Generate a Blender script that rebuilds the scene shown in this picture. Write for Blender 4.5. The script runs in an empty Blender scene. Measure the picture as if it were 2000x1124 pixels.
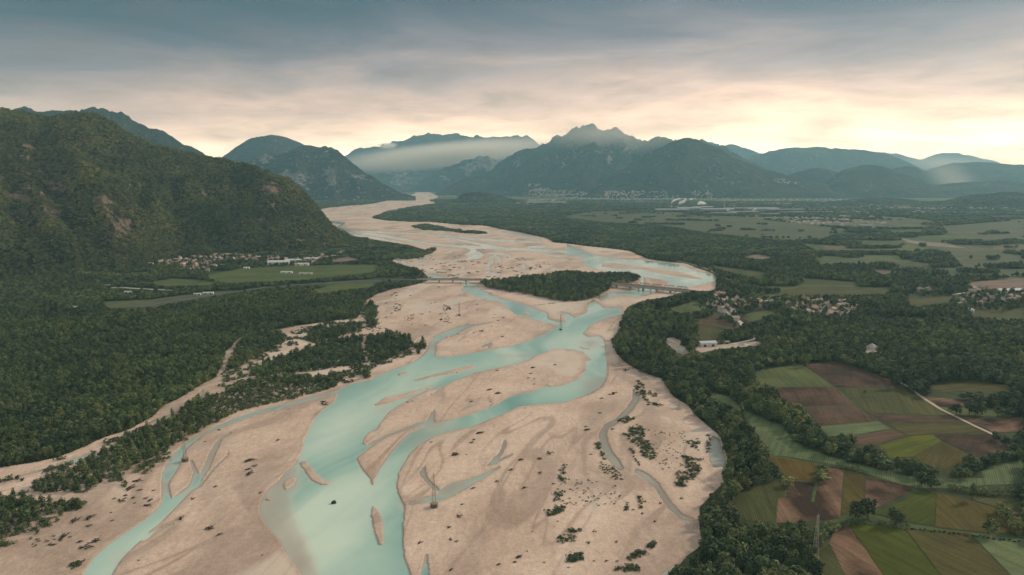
import bpy, bmesh, math, random
import numpy as np
random.seed(7)
rng = np.random.default_rng(7)
S = bpy.context.scene
COL = S.collection
R = math.radians

# ------------------------------------------------------------------ camera, sky, sun, exposure
H, F, PITCH = 250.0, 1333.0, R(9.04)
cam = bpy.data.cameras.new('camera'); cam.lens = 24.0; cam.sensor_width = 36.0
cam.clip_start = 1.0; cam.clip_end = 120000.0
camo = bpy.data.objects.new('camera', cam); COL.objects.link(camo)
camo.location = (0, 0, H); camo.rotation_euler = (math.pi/2 - PITCH, 0, 0)
S.camera = camo
S.view_settings.view_transform = 'Standard'; S.view_settings.look = 'None'
S.view_settings.exposure = 0.0; S.view_settings.gamma = 1.0
S.cycles.use_denoising = True; S.cycles.denoising_input_passes = 'RGB_ALBEDO_NORMAL'; S.cycles.denoising_prefilter = 'ACCURATE'
S.cycles.max_bounces = 6; S.cycles.diffuse_bounces = 2; S.cycles.glossy_bounces = 2
S.cycles.transparent_max_bounces = 8; S.cycles.volume_bounces = 4

SUN_AZ, SUN_EL = R(62), R(27)      # azimuth to the right of straight ahead
sun = bpy.data.lights.new('sun', 'SUN'); sun.energy = 3.6; sun.angle = R(7); sun.color = (1.0, 0.82, 0.62)
suno = bpy.data.objects.new('sun', sun); COL.objects.link(suno)
suno.rotation_euler = (math.pi/2 - SUN_EL, 0, math.pi - SUN_AZ)

def N(nt, t, **kw):
    n = nt.nodes.new(t)
    for k, v in kw.items():
        if k.startswith('_'): setattr(n, k[1:], v)
        else: n.inputs[k.replace('__', ' ')].default_value = v
    return n
def ramp(nt, stops, fac=None, interp='LINEAR'):
    n = nt.nodes.new('ShaderNodeValToRGB'); cr = n.color_ramp; cr.interpolation = interp
    while len(cr.elements) < len(stops): cr.elements.new(0.5)
    for e, (p, c) in zip(cr.elements, stops):
        e.position = p; e.color = (c[0], c[1], c[2], 1) if hasattr(c, '__len__') else (c, c, c, 1)
    if fac is not None: nt.links.new(fac, n.inputs[0])
    return n
def math_n(nt, op, a, b=None, c=None):
    n = nt.nodes.new('ShaderNodeMath'); n.operation = op
    for i, v in enumerate((a, b, c)):
        if v is None: continue
        if isinstance(v, (int, float)): n.inputs[i].default_value = v
        else: nt.links.new(v, n.inputs[i])
    return n.outputs[0]
def mixc(nt, fac, a, b, mode='MIX'):
    n = nt.nodes.new('ShaderNodeMix'); n.data_type = 'RGBA'; n.blend_type = mode
    for i, v in ((0, fac), (6, a), (7, b)):
        if isinstance(v, (int, float)): n.inputs[i].default_value = v
        elif isinstance(v, tuple): n.inputs[i].default_value = (v[0], v[1], v[2], 1)
        else: nt.links.new(v, n.inputs[i])
    return n.outputs[2]

def build_world():
    w = bpy.data.worlds.new('World'); S.world = w; w.use_nodes = True
    nt = w.node_tree; nt.nodes.clear(); L = nt.links.new
    tc = N(nt, 'ShaderNodeTexCoord'); sep = N(nt, 'ShaderNodeSeparateXYZ'); L(tc.outputs['Generated'], sep.inputs[0])
    x, y, z = sep.outputs
    az = math_n(nt, 'ARCTAN2', x, y)
    # long flat cloud layers: direction on the dome, stretched along the horizon
    comb = N(nt, 'ShaderNodeCombineXYZ'); L(math_n(nt, 'MULTIPLY', az, 2.2), comb.inputs[0]); L(math_n(nt, 'MULTIPLY', z, 11.0), comb.inputs[1])
    n1 = N(nt, 'ShaderNodeTexNoise', Scale=1.3, Detail=7.0, Roughness=0.55, Distortion=0.5); L(comb.outputs[0], n1.inputs['Vector'])
    n2 = N(nt, 'ShaderNodeTexNoise', Scale=4.5, Detail=6.0, Roughness=0.6, Distortion=0.3); L(comb.outputs[0], n2.inputs['Vector'])
    d1 = math_n(nt, 'MULTIPLY', math_n(nt, 'SUBTRACT', n1.outputs[0], 0.5), 0.16)
    d2 = math_n(nt, 'MULTIPLY', math_n(nt, 'SUBTRACT', n2.outputs[0], 0.5), 0.075)
    # the cloud edge sits lower towards the left of the view
    tilt = math_n(nt, 'MULTIPLY', math_n(nt, 'MAXIMUM', math_n(nt, 'MULTIPLY', az, -1.0), 0.0), 0.10)
    near_h = math_n(nt, 'MINIMUM', math_n(nt, 'MAXIMUM', math_n(nt, 'MULTIPLY', math_n(nt, 'SUBTRACT', z, .02), 9.0), .12), 1.0)
    el = math_n(nt, 'ADD', z, math_n(nt, 'MULTIPLY', near_h, math_n(nt, 'ADD', math_n(nt, 'ADD', tilt, d1), d2)))
    base = ramp(nt, [(0.0, (5.6, 3.6, 2.2)), (0.040, (4.9, 3.3, 2.1)), (0.068, (2.3, 1.42, .88)), (0.104, (1.12, .68, .47)),
                     (0.15, (.52, .345, .28)), (0.19, (.23, .165, .165)), (0.225, (.085, .075, .09)), (0.26, (.012, .03, .045)),
                     (0.34, (.03, .05, .065)), (0.50, (.42, .43, .44)), (0.75, (.66, .66, .66))], el)
    var = ramp(nt, [(0.3, .62), (0.7, 1.38)], n2.outputs[0])
    c = mixc(nt, 1.0, base.outputs[0], var.outputs[0], 'MULTIPLY')
    sky = N(nt, 'ShaderNodeTexSky'); sky.sky_type = 'NISHITA'; sky.sun_disc = False
    sky.sun_elevation = SUN_EL; sky.sun_rotation = SUN_AZ
    bg1 = N(nt, 'ShaderNodeBackground', Strength=0.02); L(sky.outputs[0], bg1.inputs[0])
    bg2 = N(nt, 'ShaderNodeBackground', Strength=1.0); L(c, bg2.inputs[0])
    add = N(nt, 'ShaderNodeAddShader'); L(bg1.outputs[0], add.inputs[0]); L(bg2.outputs[0], add.inputs[1])
    out = N(nt, 'ShaderNodeOutputWorld'); L(add.outputs[0], out.inputs[0])
build_world()

# ------------------------------------------------------------------ geometry helpers
cp, sp = math.cos(PITCH), math.sin(PITCH)
def ray(px, py):
    px = np.asarray(px, float); py = np.asarray(py, float)
    dx = (px-1000)/F; dy = (562-py)/F
    return dx, cp + dy*sp, -sp + dy*cp
def ground_at(px, py, z=0.0):
    dx, dy, dz = ray(px, py); t = (z-H)/dz
    return dx*t, dy*t
def at_depth(px, py, Y):
    dx, dy, dz = ray(px, py); t = Y/dy
    return dx*t, Y + 0*t, H + dz*t
def project(x, y, z):
    zc = y*cp - (z-H)*sp; yc = y*sp + (z-H)*cp
    return 1000 + F*x/zc, 562 - F*yc/zc

def _hash(ix, iy, seed):
    h = (ix*374761393 + iy*668265263 + seed*2147483647) & 0xffffffff
    h = ((h ^ (h >> 13))*1274126177) & 0xffffffff
    return ((h ^ (h >> 16)) & 0xffff)/65535.0
def vnoise(x, y, seed=0):
    x = np.asarray(x, float); y = np.asarray(y, float)
    ix = np.floor(x).astype(np.int64); iy = np.floor(y).astype(np.int64)
    fx = x-ix; fy = y-iy; fx = fx*fx*fx*(fx*(fx*6-15)+10); fy = fy*fy*fy*(fy*(fy*6-15)+10)
    a = _hash(ix, iy, seed); b = _hash(ix+1, iy, seed); c = _hash(ix, iy+1, seed); d = _hash(ix+1, iy+1, seed)
    return (a*(1-fx)+b*fx)*(1-fy) + (c*(1-fx)+d*fx)*fy
def fbm(x, y, oct=4, seed=0, gain=0.5):
    s = 0; a = 1; t = 0
    for o in range(oct):
        s = s + a*vnoise(x*2**o+o*17.3, y*2**o-o*9.1, seed+o); t += a; a *= gain
    return s/t
def ridged(x, y, oct=4, seed=0):
    s = 0; a = 1; t = 0
    for o in range(oct):
        s = s + a*(1-np.abs(2*vnoise(x*2**o+o*5.7, y*2**o+o*3.3, seed+o)-1)); t += a; a *= 0.5
    return s/t
def sst(a, b, x):
    t = np.clip((x-a)/(b-a), 0, 1); return t*t*(3-2*t)

def mesh_obj(name, verts, faces, mat=None, parent=None, attrs=None, smooth=False, link=True):
    """verts (n,3) array, faces (m,k) int array of constant k, or a list of lists."""
    me = bpy.data.meshes.new(name)
    verts = np.asarray(verts, dtype=np.float32).reshape(-1, 3)
    if isinstance(faces, np.ndarray):
        k = faces.shape[1]; nf = faces.shape[0]
        me.vertices.add(len(verts)); me.vertices.foreach_set('co', verts.ravel())
        me.loops.add(nf*k); me.loops.foreach_set('vertex_index', faces.astype(np.int32).ravel())
        me.polygons.add(nf); me.polygons.foreach_set('loop_start', np.arange(0, nf*k, k, dtype=np.int32))
        me.update(calc_edges=True)
    else:
        me.from_pydata([tuple(v) for v in verts.tolist()], [], faces); me.update()
    if attrs:
        for an, av in attrs.items():
            at = me.attributes.new(an, 'FLOAT', 'POINT'); at.data.foreach_set('value', np.asarray(av, dtype=np.float32).ravel())
    if smooth: me.polygons.foreach_set('use_smooth', np.ones(len(me.polygons), dtype=bool))
    if mat: me.materials.append(mat)
    o = bpy.data.objects.new(name, me)
    if link: COL.objects.link(o)
    if parent: o.parent = parent
    return o
def tag(o, label=None, cat=None, group=None, kind=None):
    if label: o['label'] = label
    if cat: o['category'] = cat
    if group: o['group'] = group
    if kind: o['kind'] = kind
    return o
def thing(name, label, cat, loc=(0, 0, 0), rz=0, group=None):
    o = bpy.data.objects.new(name, None); COL.objects.link(o); o.location = loc; o.rotation_euler = (0, 0, rz)
    return tag(o, label, cat, group)

class MB:
    """collects boxes, prisms and tubes into one mesh"""
    def __init__(s): s.v = []; s.f = []
    def add(s, v, f):
        b = len(s.v); s.v += [tuple(p) for p in v]; s.f += [[i+b for i in q] for q in f]; return s
    def box(s, c, d, rz=0):
        co, si = math.cos(rz), math.sin(rz); vs = []
        for sz in (-1, 1):
            for sx, sy in ((-1, -1), (1, -1), (1, 1), (-1, 1)):
                x, y = sx*d[0]/2, sy*d[1]/2
                vs.append((c[0]+x*co-y*si, c[1]+x*si+y*co, c[2]+sz*d[2]/2))
        return s.add(vs, [[3, 2, 1, 0], [4, 5, 6, 7], [0, 1, 5, 4], [1, 2, 6, 5], [2, 3, 7, 6], [3, 0, 4, 7]])
    def bar(s, a, b, w, w2=None, n=4):
        a = np.array(a, float); b = np.array(b, float); d = b-a; L = np.linalg.norm(d)
        if L < 1e-6: return s
        d /= L; u = np.cross(d, (0, 0, 1) if abs(d[2]) < .9 else (1, 0, 0)); u /= np.linalg.norm(u); v = np.cross(d, u)
        w2 = w if w2 is None else w2; vs = []
        for p, ww in ((a, w), (b, w2)):
            for k in range(n):
                t = 2*math.pi*(k+.5)/n; vs.append(p + (u*math.cos(t)+v*math.sin(t))*ww/2)
        f = [[k, (k+1) % n, n+(k+1) % n, n+k] for k in range(n)] + [list(range(n))[::-1], list(range(n, 2*n))]
        return s.add(vs, f)
    def cyl(s, c, r, h, n=20, r2=None):
        r2 = r if r2 is None else r2; vs = []
        for z, rr in ((0, r), (h, r2)):
            for k in range(n):
                t = 2*math.pi*k/n; vs.append((c[0]+rr*math.cos(t), c[1]+rr*math.sin(t), c[2]+z))
        f = [[k, (k+1) % n, n+(k+1) % n, n+k] for k in range(n)] + [list(range(n))[::-1], list(range(n, 2*n))]
        return s.add(vs, f)
    def build(s, name, mat, parent=None, link=True, smooth=False):
        return mesh_obj(name, np.array(s.v), s.f, mat, parent, link=link, smooth=smooth)

# ------------------------------------------------------------------ materials
def newmat(name):
    m = bpy.data.materials.new(name); m.use_nodes = True; nt = m.node_tree
    b = nt.nodes['Principled BSDF']; return m, nt, b
def simple(name, col, rough=0.8, var=0.15, scale=0.5, metallic=0.0, spec=0.3):
    m, nt, b = newmat(name); L = nt.links.new
    g = N(nt, 'ShaderNodeNewGeometry'); n = N(nt, 'ShaderNodeTexNoise', Scale=scale, Detail=4.0)
    L(g.outputs['Position'], n.inputs['Vector'])
    r = ramp(nt, [(0.25, tuple(c*(1-var) for c in col)), (0.75, tuple(min(1, c*(1+var)) for c in col))], n.outputs[0])
    L(r.outputs[0], b.inputs['Base Color']); b.inputs['Roughness'].default_value = rough
    b.inputs['Metallic'].default_value = metallic; b.inputs['Specular IOR Level'].default_value = spec
    return m
def leaf_mat(name, dark, light, warm, spread=0.014):
    """foliage: each tree its own tint, wider patches of similar trees, small variation inside a crown"""
    m, nt, b = newmat(name); L = nt.links.new
    oi = N(nt, 'ShaderNodeObjectInfo'); g = N(nt, 'ShaderNodeNewGeometry')
    n1 = N(nt, 'ShaderNodeTexNoise', Scale=spread, Detail=3.0); L(oi.outputs['Location'], n1.inputs['Vector'])
    n2 = N(nt, 'ShaderNodeTexNoise', Scale=0.45, Detail=2.0); L(g.outputs['Position'], n2.inputs['Vector'])
    f = math_n(nt, 'ADD', math_n(nt, 'MULTIPLY', oi.outputs['Random'], 0.55), math_n(nt, 'MULTIPLY', n1.outputs[0], 0.45))
    c = ramp(nt, [(0.22, dark), (0.55, light), (0.78, warm), (.95, tuple(min(1, c*1.45) for c in warm))], f)
    v = ramp(nt, [(0.3, .7), (0.7, 1.3)], n2.outputs[0])
    n7 = N(nt, 'ShaderNodeTexNoise', Scale=.0045, Detail=4.0, Roughness=.6); L(oi.outputs['Location'], n7.inputs['Vector'])
    stand = ramp(nt, [(.36, (.70, .76, .80)), (.5, (1, 1, 1)), (.64, (1.45, 1.38, 1.15))], n7.outputs[0])
    cc = mixc(nt, 1.0, c.outputs[0], stand.outputs[0], 'MULTIPLY')
    L(mixc(nt, 1.0, cc, v.outputs[0], 'MULTIPLY'), b.inputs['Base Color'])
    b.inputs['Roughness'].default_value = 0.7; b.inputs['Specular IOR Level'].default_value = 0.15
    return m
M_leaf = leaf_mat('broadleaf_foliage', (.020, .036, .016), (.070, .100, .038), (.150, .160, .060))
M_poplar = leaf_mat('poplar_foliage', (.028, .048, .020), (.070, .104, .040), (.125, .15, .058))
M_hill_leaf = leaf_mat('hill_foliage', (.040, .060, .024), (.098, .122, .046), (.17, .16, .068), 0.004)
M_bush = leaf_mat('bush_foliage', (.03, .05, .02), (.05, .078, .028), (.075, .10, .036))
M_bark = simple('bark', (.09, .075, .06), .9, .3, 2.0)
M_drift = simple('driftwood', (.035, .028, .024), .95, .4, 1.5)
M_conc = simple('concrete', (.33, .30, .27), .85, .18, .3)
M_concdark = simple('wet_concrete', (.075, .085, .08), .8, .4, .8)
M_steel = simple('galvanised_steel', (.40, .38, .36), .5, .1, .5, .6)
M_rust = simple('rusty_steel', (.26, .19, .145), .8, .25, .6, .1)
M_white = simple('white_render', (.62, .58, .53), .8, .08, .4)
M_cream = simple('cream_render', (.66, .55, .43), .8, .1, .4)
M_ochre = simple('ochre_render', (.52, .36, .24), .8, .1, .4)
M_tile = simple('terracotta_tile', (.25, .15, .105), .85, .3, .6)
M_tile2 = simple('faded_brown_tile', (.28, .215, .175), .85, .3, .6)
M_metalroof = simple('pale_metal_roof', (.42, .42, .41), .5, .08, .2)
M_blueroof = simple('blue_sheet_roof', (.10, .22, .28), .5, .1, .2)
M_asphalt = simple('asphalt', (.07, .07, .068), .9, .15, .1)
M_dirt = simple('dirt_track', (.36, .28, .21), .95, .2, .12)
M_paleroad = simple('pale_road', (.42, .38, .34), .9, .15, .1)

def field_mat(name, c1, c2, angle=0, rows=3.0, rowamt=0.2, patch=0.012, patchamt=1.0):
    m, nt, b = newmat(name); L = nt.links.new
    g = N(nt, 'ShaderNodeNewGeometry')
    mp = N(nt, 'ShaderNodeMapping'); mp.inputs['Rotation'].default_value = (0, 0, R(angle)); L(g.outputs['Position'], mp.inputs[0])
    st = N(nt, 'ShaderNodeMapping'); st.inputs['Scale'].default_value = (1, .16, 1); L(mp.outputs[0], st.inputs[0])
    n1 = N(nt, 'ShaderNodeTexNoise', Scale=patch, Detail=3.5, Roughness=.5, Distortion=.8); L(st.outputs[0], n1.inputs['Vector'])
    n3 = N(nt, 'ShaderNodeTexNoise', Scale=patch*1.6, Detail=4.0, Roughness=.6); L(g.outputs['Position'], n3.inputs['Vector'])
    n2 = N(nt, 'ShaderNodeTexNoise', Scale=.5, Detail=4.0, Roughness=.7); L(g.outputs['Position'], n2.inputs['Vector'])
    w = N(nt, 'ShaderNodeTexWave', Scale=1.0/rows, Distortion=1.2, Detail=2.0); w.inputs['Detail Scale'].default_value = .3; L(mp.outputs[0], w.inputs['Vector'])
    s5 = N(nt, 'ShaderNodeMapping'); s5.inputs['Scale'].default_value = (.30, .018, 1); L(mp.outputs[0], s5.inputs[0])
    n5 = N(nt, 'ShaderNodeTexNoise', Scale=1.0, Detail=5.0, Roughness=.7); L(s5.outputs[0], n5.inputs['Vector'])
    f = math_n(nt, 'ADD', math_n(nt, 'MULTIPLY', n1.outputs[0], .5), math_n(nt, 'MULTIPLY', n3.outputs[0], .5))
    c = ramp(nt, [(.5-.17*patchamt, c1), (.5+.17*patchamt, c2)], f)
    v = ramp(nt, [(.25, .78), (.75, 1.22)], n2.outputs[0])
    rr = ramp(nt, [(.2, 1-rowamt), (.8, 1+rowamt)], w.outputs[0])
    cc = mixc(nt, 1.0, c.outputs[0], v.outputs[0], 'MULTIPLY'); cc = mixc(nt, 1.0, cc, ramp(nt, [(.3, .66), (.7, 1.32)], n5.outputs[0]).outputs[0], 'MULTIPLY'); cc = mixc(nt, 1.0, cc, rr.outputs[0], 'MULTIPLY')
    L(cc, b.inputs['Base Color']); b.inputs['Roughness'].default_value = .95; b.inputs['Specular IOR Level'].default_value = .1
    return m

def ground_mat():
    m, nt, b = newmat('ground_cover'); L = nt.links.new
    g = N(nt, 'ShaderNodeNewGeometry'); a = N(nt, 'ShaderNodeAttribute', _attribute_name='wood')
    mp = N(nt, 'ShaderNodeMapping'); mp.inputs['Scale'].default_value = (.0052, .0034, 1); mp.inputs['Rotation'].default_value = (0, 0, R(18)); L(g.outputs['Position'], mp.inputs[0])
    dn = N(nt, 'ShaderNodeTexNoise', Scale=1.5, Detail=3.0); L(mp.outputs[0], dn.inputs['Vector'])
    vec = N(nt, 'ShaderNodeVectorMath'); vec.operation = 'MULTIPLY_ADD'; L(dn.outputs['Color'], vec.inputs[0]); vec.inputs[1].default_value = (.25, .25, 0); L(mp.outputs[0], vec.inputs[2])
    vo = N(nt, 'ShaderNodeTexVoronoi', Scale=1.0); vo.distance = 'CHEBYCHEV'; L(vec.outputs[0], vo.inputs['Vector'])
    sp_ = N(nt, 'ShaderNodeSeparateColor'); L(vo.outputs['Color'], sp_.inputs[0])
    fc = ramp(nt, [(0, (.055, .075, .03)), (.25, (.075, .095, .035)), (.45, (.10, .115, .04)), (.62, (.07, .09, .045)), (.78, (.13, .105, .06)), (.9, (.05, .06, .03))], sp_.outputs[0], 'CONSTANT')
    n = N(nt, 'ShaderNodeTexNoise', Scale=.06, Detail=6.0, Roughness=.65); L(g.outputs['Position'], n.inputs['Vector'])
    v = ramp(nt, [(.3, .75), (.7, 1.25)], n.outputs[0])
    f2 = mixc(nt, 1.0, fc.outputs[0], v.outputs[0], 'MULTIPLY')
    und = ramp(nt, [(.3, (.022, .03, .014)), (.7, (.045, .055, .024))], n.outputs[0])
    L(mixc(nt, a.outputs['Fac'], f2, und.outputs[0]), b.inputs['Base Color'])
    b.inputs['Roughness'].default_value = .95; b.inputs['Specular IOR Level'].default_value = .1
    return m
def gravel_mat():
    m, nt, b = newmat('river_gravel'); L = nt.links.new
    g = N(nt, 'ShaderNodeNewGeometry'); aw = N(nt, 'ShaderNodeAttribute', _attribute_name='wet'); asl = N(nt, 'ShaderNodeAttribute', _attribute_name='silt')
    astr = N(nt, 'ShaderNodeAttribute', _attribute_name='streak')
    n1 = N(nt, 'ShaderNodeTexNoise', Scale=.012, Detail=5.0, Roughness=.6, Distortion=1.0); L(g.outputs['Position'], n1.inputs['Vector'])
    n2 = N(nt, 'ShaderNodeTexNoise', Scale=.9, Detail=5.0, Roughness=.8); L(g.outputs['Position'], n2.inputs['Vector'])
    c = ramp(nt, [(.28, (.40, .288, .215)), (.5, (.465, .343, .262)), (.72, (.52, .395, .31))], n1.outputs[0])
    v = ramp(nt, [(.22, .62), (.78, 1.38)], n2.outputs[0])
    n6 = N(nt, 'ShaderNodeTexNoise', Scale=.2, Detail=4.0, Roughness=.75); L(g.outputs['Position'], n6.inputs['Vector'])
    c = mixc(nt, 1.0, c.outputs[0], ramp(nt, [(.28, .86), (.72, 1.12)], n6.outputs[0]).outputs[0], 'MULTIPLY')
    cc = mixc(nt, 1.0, c, v.outputs[0], 'MULTIPLY')
    sv = ramp(nt, [(.2, .76), (.5, 1.0), (.8, 1.10)], astr.outputs['Fac'])
    cc = mixc(nt, 1.0, cc, sv.outputs[0], 'MULTIPLY')
    fm = N(nt, 'ShaderNodeMapping'); fm.inputs['Rotation'].default_value = (0, 0, R(-24)); fm.inputs['Scale'].default_value = (.085, .026, 1); L(g.outputs['Position'], fm.inputs[0])
    n4 = N(nt, 'ShaderNodeTexNoise', Scale=1.0, Detail=7.0, Roughness=.7, Distortion=2.2); L(fm.outputs[0], n4.inputs['Vector'])
    v4 = ramp(nt, [(.32, .87), (.5, 1.0), (.68, 1.10)], n4.outputs[0]); cc = mixc(nt, 1.0, cc, v4.outputs[0], 'MULTIPLY')
    cc = mixc(nt, math_n(nt, 'MULTIPLY', asl.outputs['Fac'], .75), cc, (.50, .42, .335))
    cc = mixc(nt, math_n(nt, 'MULTIPLY', aw.outputs['Fac'], .55), cc, (.27, .195, .148))
    L(cc, b.inputs['Base Color']); b.inputs['Roughness'].default_value = .9; b.inputs['Specular IOR Level'].default_value = .15
    bp = N(nt, 'ShaderNodeBump', Strength=.35, Distance=.4); L(n2.outputs[0], bp.inputs['Height']); L(bp.outputs[0], b.inputs['Normal'])
    return m
def water_mat():
    m, nt, b = newmat('glacial_water'); L = nt.links.new
    g = N(nt, 'ShaderNodeNewGeometry'); at = N(nt, 'ShaderNodeAttribute', _attribute_name='turbid'); af = N(nt, 'ShaderNodeAttribute', _attribute_name='flow')
    ag = N(nt, 'ShaderNodeAttribute', _attribute_name='grey')
    n1 = N(nt, 'ShaderNodeTexNoise', Scale=.02, Detail=4.0, Roughness=.6, Distortion=1.2); L(g.outputs['Position'], n1.inputs['Vector'])
    f = math_n(nt, 'ADD', math_n(nt, 'MULTIPLY', af.outputs['Fac'], .8), math_n(nt, 'MULTIPLY', n1.outputs[0], .2))
    c = ramp(nt, [(.2, (.17, .30, .26)), (.5, (.30, .43, .35)), (.8, (.47, .55, .44))], f)
    cc = mixc(nt, ag.outputs['Fac'], c.outputs[0], (.30, .265, .212))
    cc = mixc(nt, ramp(nt, [(.1, 1.0), (.75, 0.0)], at.outputs['Fac']).outputs[0], cc, mixc(nt, ag.outputs['Fac'], (.47, .40, .315), (.30, .25, .20)))
    L(cc, b.inputs['Base Color']); b.inputs['Roughness'].default_value = .10; b.inputs['IOR'].default_value = 1.33
    n3 = N(nt, 'ShaderNodeTexNoise', Scale=.35, Detail=3.0); L(g.outputs['Position'], n3.inputs['Vector'])
    bp = N(nt, 'ShaderNodeBump', Strength=.10, Distance=.5); L(n3.outputs[0], bp.inputs['Height']); L(bp.outputs[0], b.inputs['Normal'])
    tr = N(nt, 'ShaderNodeBsdfTransparent'); tr.inputs[0].default_value = (.90, .97, .93, 1)
    gl = N(nt, 'ShaderNodeBsdfGlossy', Roughness=.08); fr = N(nt, 'ShaderNodeFresnel', IOR=1.33)
    clear = N(nt, 'ShaderNodeMixShader'); L(fr.outputs[0], clear.inputs[0]); L(tr.outputs[0], clear.inputs[1]); L(gl.outputs[0], clear.inputs[2])
    mx = N(nt, 'ShaderNodeMixShader'); L(ramp(nt, [(0, .55), (.5, 1.0)], at.outputs['Fac']).outputs[0], mx.inputs[0]); L(clear.outputs[0], mx.inputs[1]); L(b.outputs[0], mx.inputs[2])
    L(mx.outputs[0], nt.nodes['Material Output'].inputs[0])
    return m
def mountain_mat(name, forest1, forest2, rock, scale):
    m, nt, b = newmat(name); L = nt.links.new
    g = N(nt, 'ShaderNodeNewGeometry'); a = N(nt, 'ShaderNodeAttribute', _attribute_name='rock')
    n1 = N(nt, 'ShaderNodeTexNoise', Scale=scale, Detail=9.0, Roughness=.68); L(g.outputs['Position'], n1.inputs['Vector'])
    n2 = N(nt, 'ShaderNodeTexNoise', Scale=scale*7, Detail=6.0, Roughness=.7); L(g.outputs['Position'], n2.inputs['Vector'])
    c = ramp(nt, [(.38, forest1), (.62, forest2)], n1.outputs[0])
    v = ramp(nt, [(.3, .6), (.7, 1.4)], n2.outputs[0])
    cc = mixc(nt, 1.0, c.outputs[0], v.outputs[0], 'MULTIPLY')
    rv = mixc(nt, 1.0, rock, v.outputs[0], 'MULTIPLY')
    f = math_n(nt, 'ADD', a.outputs['Fac'], math_n(nt, 'MULTIPLY', math_n(nt, 'SUBTRACT', n2.outputs[0], .5), 1.9))
    fr = ramp(nt, [(.42, 0.0), (.62, 1.0)], f)
    L(mixc(nt, fr.outputs[0], cc, rv), b.inputs['Base Color'])
    b.inputs['Roughness'].default_value = .95; b.inputs['Specular IOR Level'].default_value = .05
    bp = N(nt, 'ShaderNodeBump', Strength=1.0, Distance=.25/scale); L(n2.outputs[0], bp.inputs['Height']); L(bp.outputs[0], b.inputs['Normal'])
    return m
# ------------------------------------------------------------------ where things lie (traced outlines, carried to the ground plane)
GX = np.arange(-240, 2242, 2.0); GY = np.arange(368, 1212, 1.0)
PX, PY = np.meshgrid(GX, GY)
def raster(poly):
    p = np.array(poly, float); out = np.zeros(PX.shape, bool)
    j0 = max(0, int((p[:, 1].min()-GY[0])) - 1); j1 = min(len(GY), int(p[:, 1].max()-GY[0]) + 2)
    i0 = max(0, int((p[:, 0].min()-GX[0])/2) - 1); i1 = min(len(GX), int((p[:, 0].max()-GX[0])/2) + 2)
    if j1 <= j0 or i1 <= i0: return out
    x = PX[j0:j1, i0:i1]; y = PY[j0:j1, i0:i1]; ins = np.zeros(x.shape, bool)
    for (xa, ya), (xb, yb) in zip(p, np.roll(p, -1, 0)):
        if ya == yb: continue
        c = ((ya > y) != (yb > y)) & (x < (xb-xa)*(y-ya)/(yb-ya)+xa); ins ^= c
    out[j0:j1, i0:i1] = ins
    return out
def strip(pts, w):
    out = np.zeros(PX.shape, bool); p = np.array(pts, float)
    w = np.broadcast_to(np.array(w, float), (len(p),)) if np.ndim(w) < 2 else w
    for k in range(len(p)-1):
        (xa, ya), (xb, yb) = p[k], p[k+1]; m = max(w[k], w[k+1])+2
        j0 = max(0, int(min(ya, yb)-m-GY[0])); j1 = min(len(GY), int(max(ya, yb)+m-GY[0])+1)
        i0 = max(0, int((min(xa, xb)-m-GX[0])/2)); i1 = min(len(GX), int((max(xa, xb)+m-GX[0])/2)+1)
        if j1 <= j0 or i1 <= i0: continue
        x = PX[j0:j1, i0:i1]; y = PY[j0:j1, i0:i1]
        t = np.clip(((x-xa)*(xb-xa)+(y-ya)*(yb-ya))/max(1e-6, (xb-xa)**2+(yb-ya)**2), 0, 1)
        d = np.hypot(x-xa-t*(xb-xa), y-ya-t*(yb-ya)); out[j0:j1, i0:i1] |= d < (w[k]*(1-t)+w[k+1]*t)
    return out
def blur(m, sx, sy=None):
    m = m.astype(np.float32); sy = sx if sy is None else sy
    for ax, s in ((1, sx/2.0), (0, sy)):
        r = max(1, int(3*s+.5)); k = np.exp(-.5*(np.arange(-r, r+1)/s)**2); k /= k.sum()
        pad = [(0, 0), (0, 0)]; pad[ax] = (r, r); q = np.pad(m, pad, mode='edge'); o = np.zeros_like(m)
        n = m.shape[ax]
        for i, kk in enumerate(k):
            o += kk*(q[:, i:i+n] if ax == 1 else q[i:i+n, :])
        m = o
    return m
def sample(m, px, py):
    i = np.clip(((np.asarray(px)-GX[0])/2+.5).astype(int), 0, len(GX)-1); j = np.clip((np.asarray(py)-GY[0]+.5).astype(int), 0, len(GY)-1)
    return m[j, i]

GRAVEL = [(-240,1000),(-60,935),(0,915),(60,906),(110,896),(160,876),(205,855),(250,842),(300,814),(320,792),(350,780),(385,757),(422,737),(432,715),(438,692),(468,660),(490,652),(540,646),(580,638),(620,632),(660,626),(698,624),(706,606),(716,588),(735,576),(765,566),(800,559),(838,550),
 (838,541),(812,522),(795,521),(768,512),(768,500),(790,498),(812,500),(838,491),(800,479),(760,473),(720,467),(690,461),(672,449),(650,441),(632,425),(618,411),(640,407),(680,403),(720,400),(740,396),(765,390),(800,382),(815,379),(806,375),(835,374),(842,378),(862,386),(850,388),(840,390),(855,398),(820,402),(790,408),(770,413),(745,420),(722,426),(760,432),(800,434),(850,435),(900,440),(950,442),(985,450),(1000,450),(1030,458),(1070,466),(1083,475),(1110,477),(1140,481),(1180,485),(1230,491),(1250,500),(1265,507),(1300,512),(1340,516),(1362,525),(1392,535),(1399,545),(1397,552),(1402,562),(1392,568),(1350,569),(1330,572),(1305,580),(1255,588),(1225,600),(1215,618),(1213,640),(1202,655),(1199,670),(1204,692),(1217,706),(1242,722),(1272,734),(1300,743),(1302,757),(1317,778),(1342,792),(1362,816),(1390,840),(1405,852),(1418,890),(1421,930),(1415,942),(1390,967),(1366,992),(1364,1030),(1372,1066),(1342,1087),(1322,1110),(1312,1124),(1300,1212),(-240,1212)]
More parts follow.
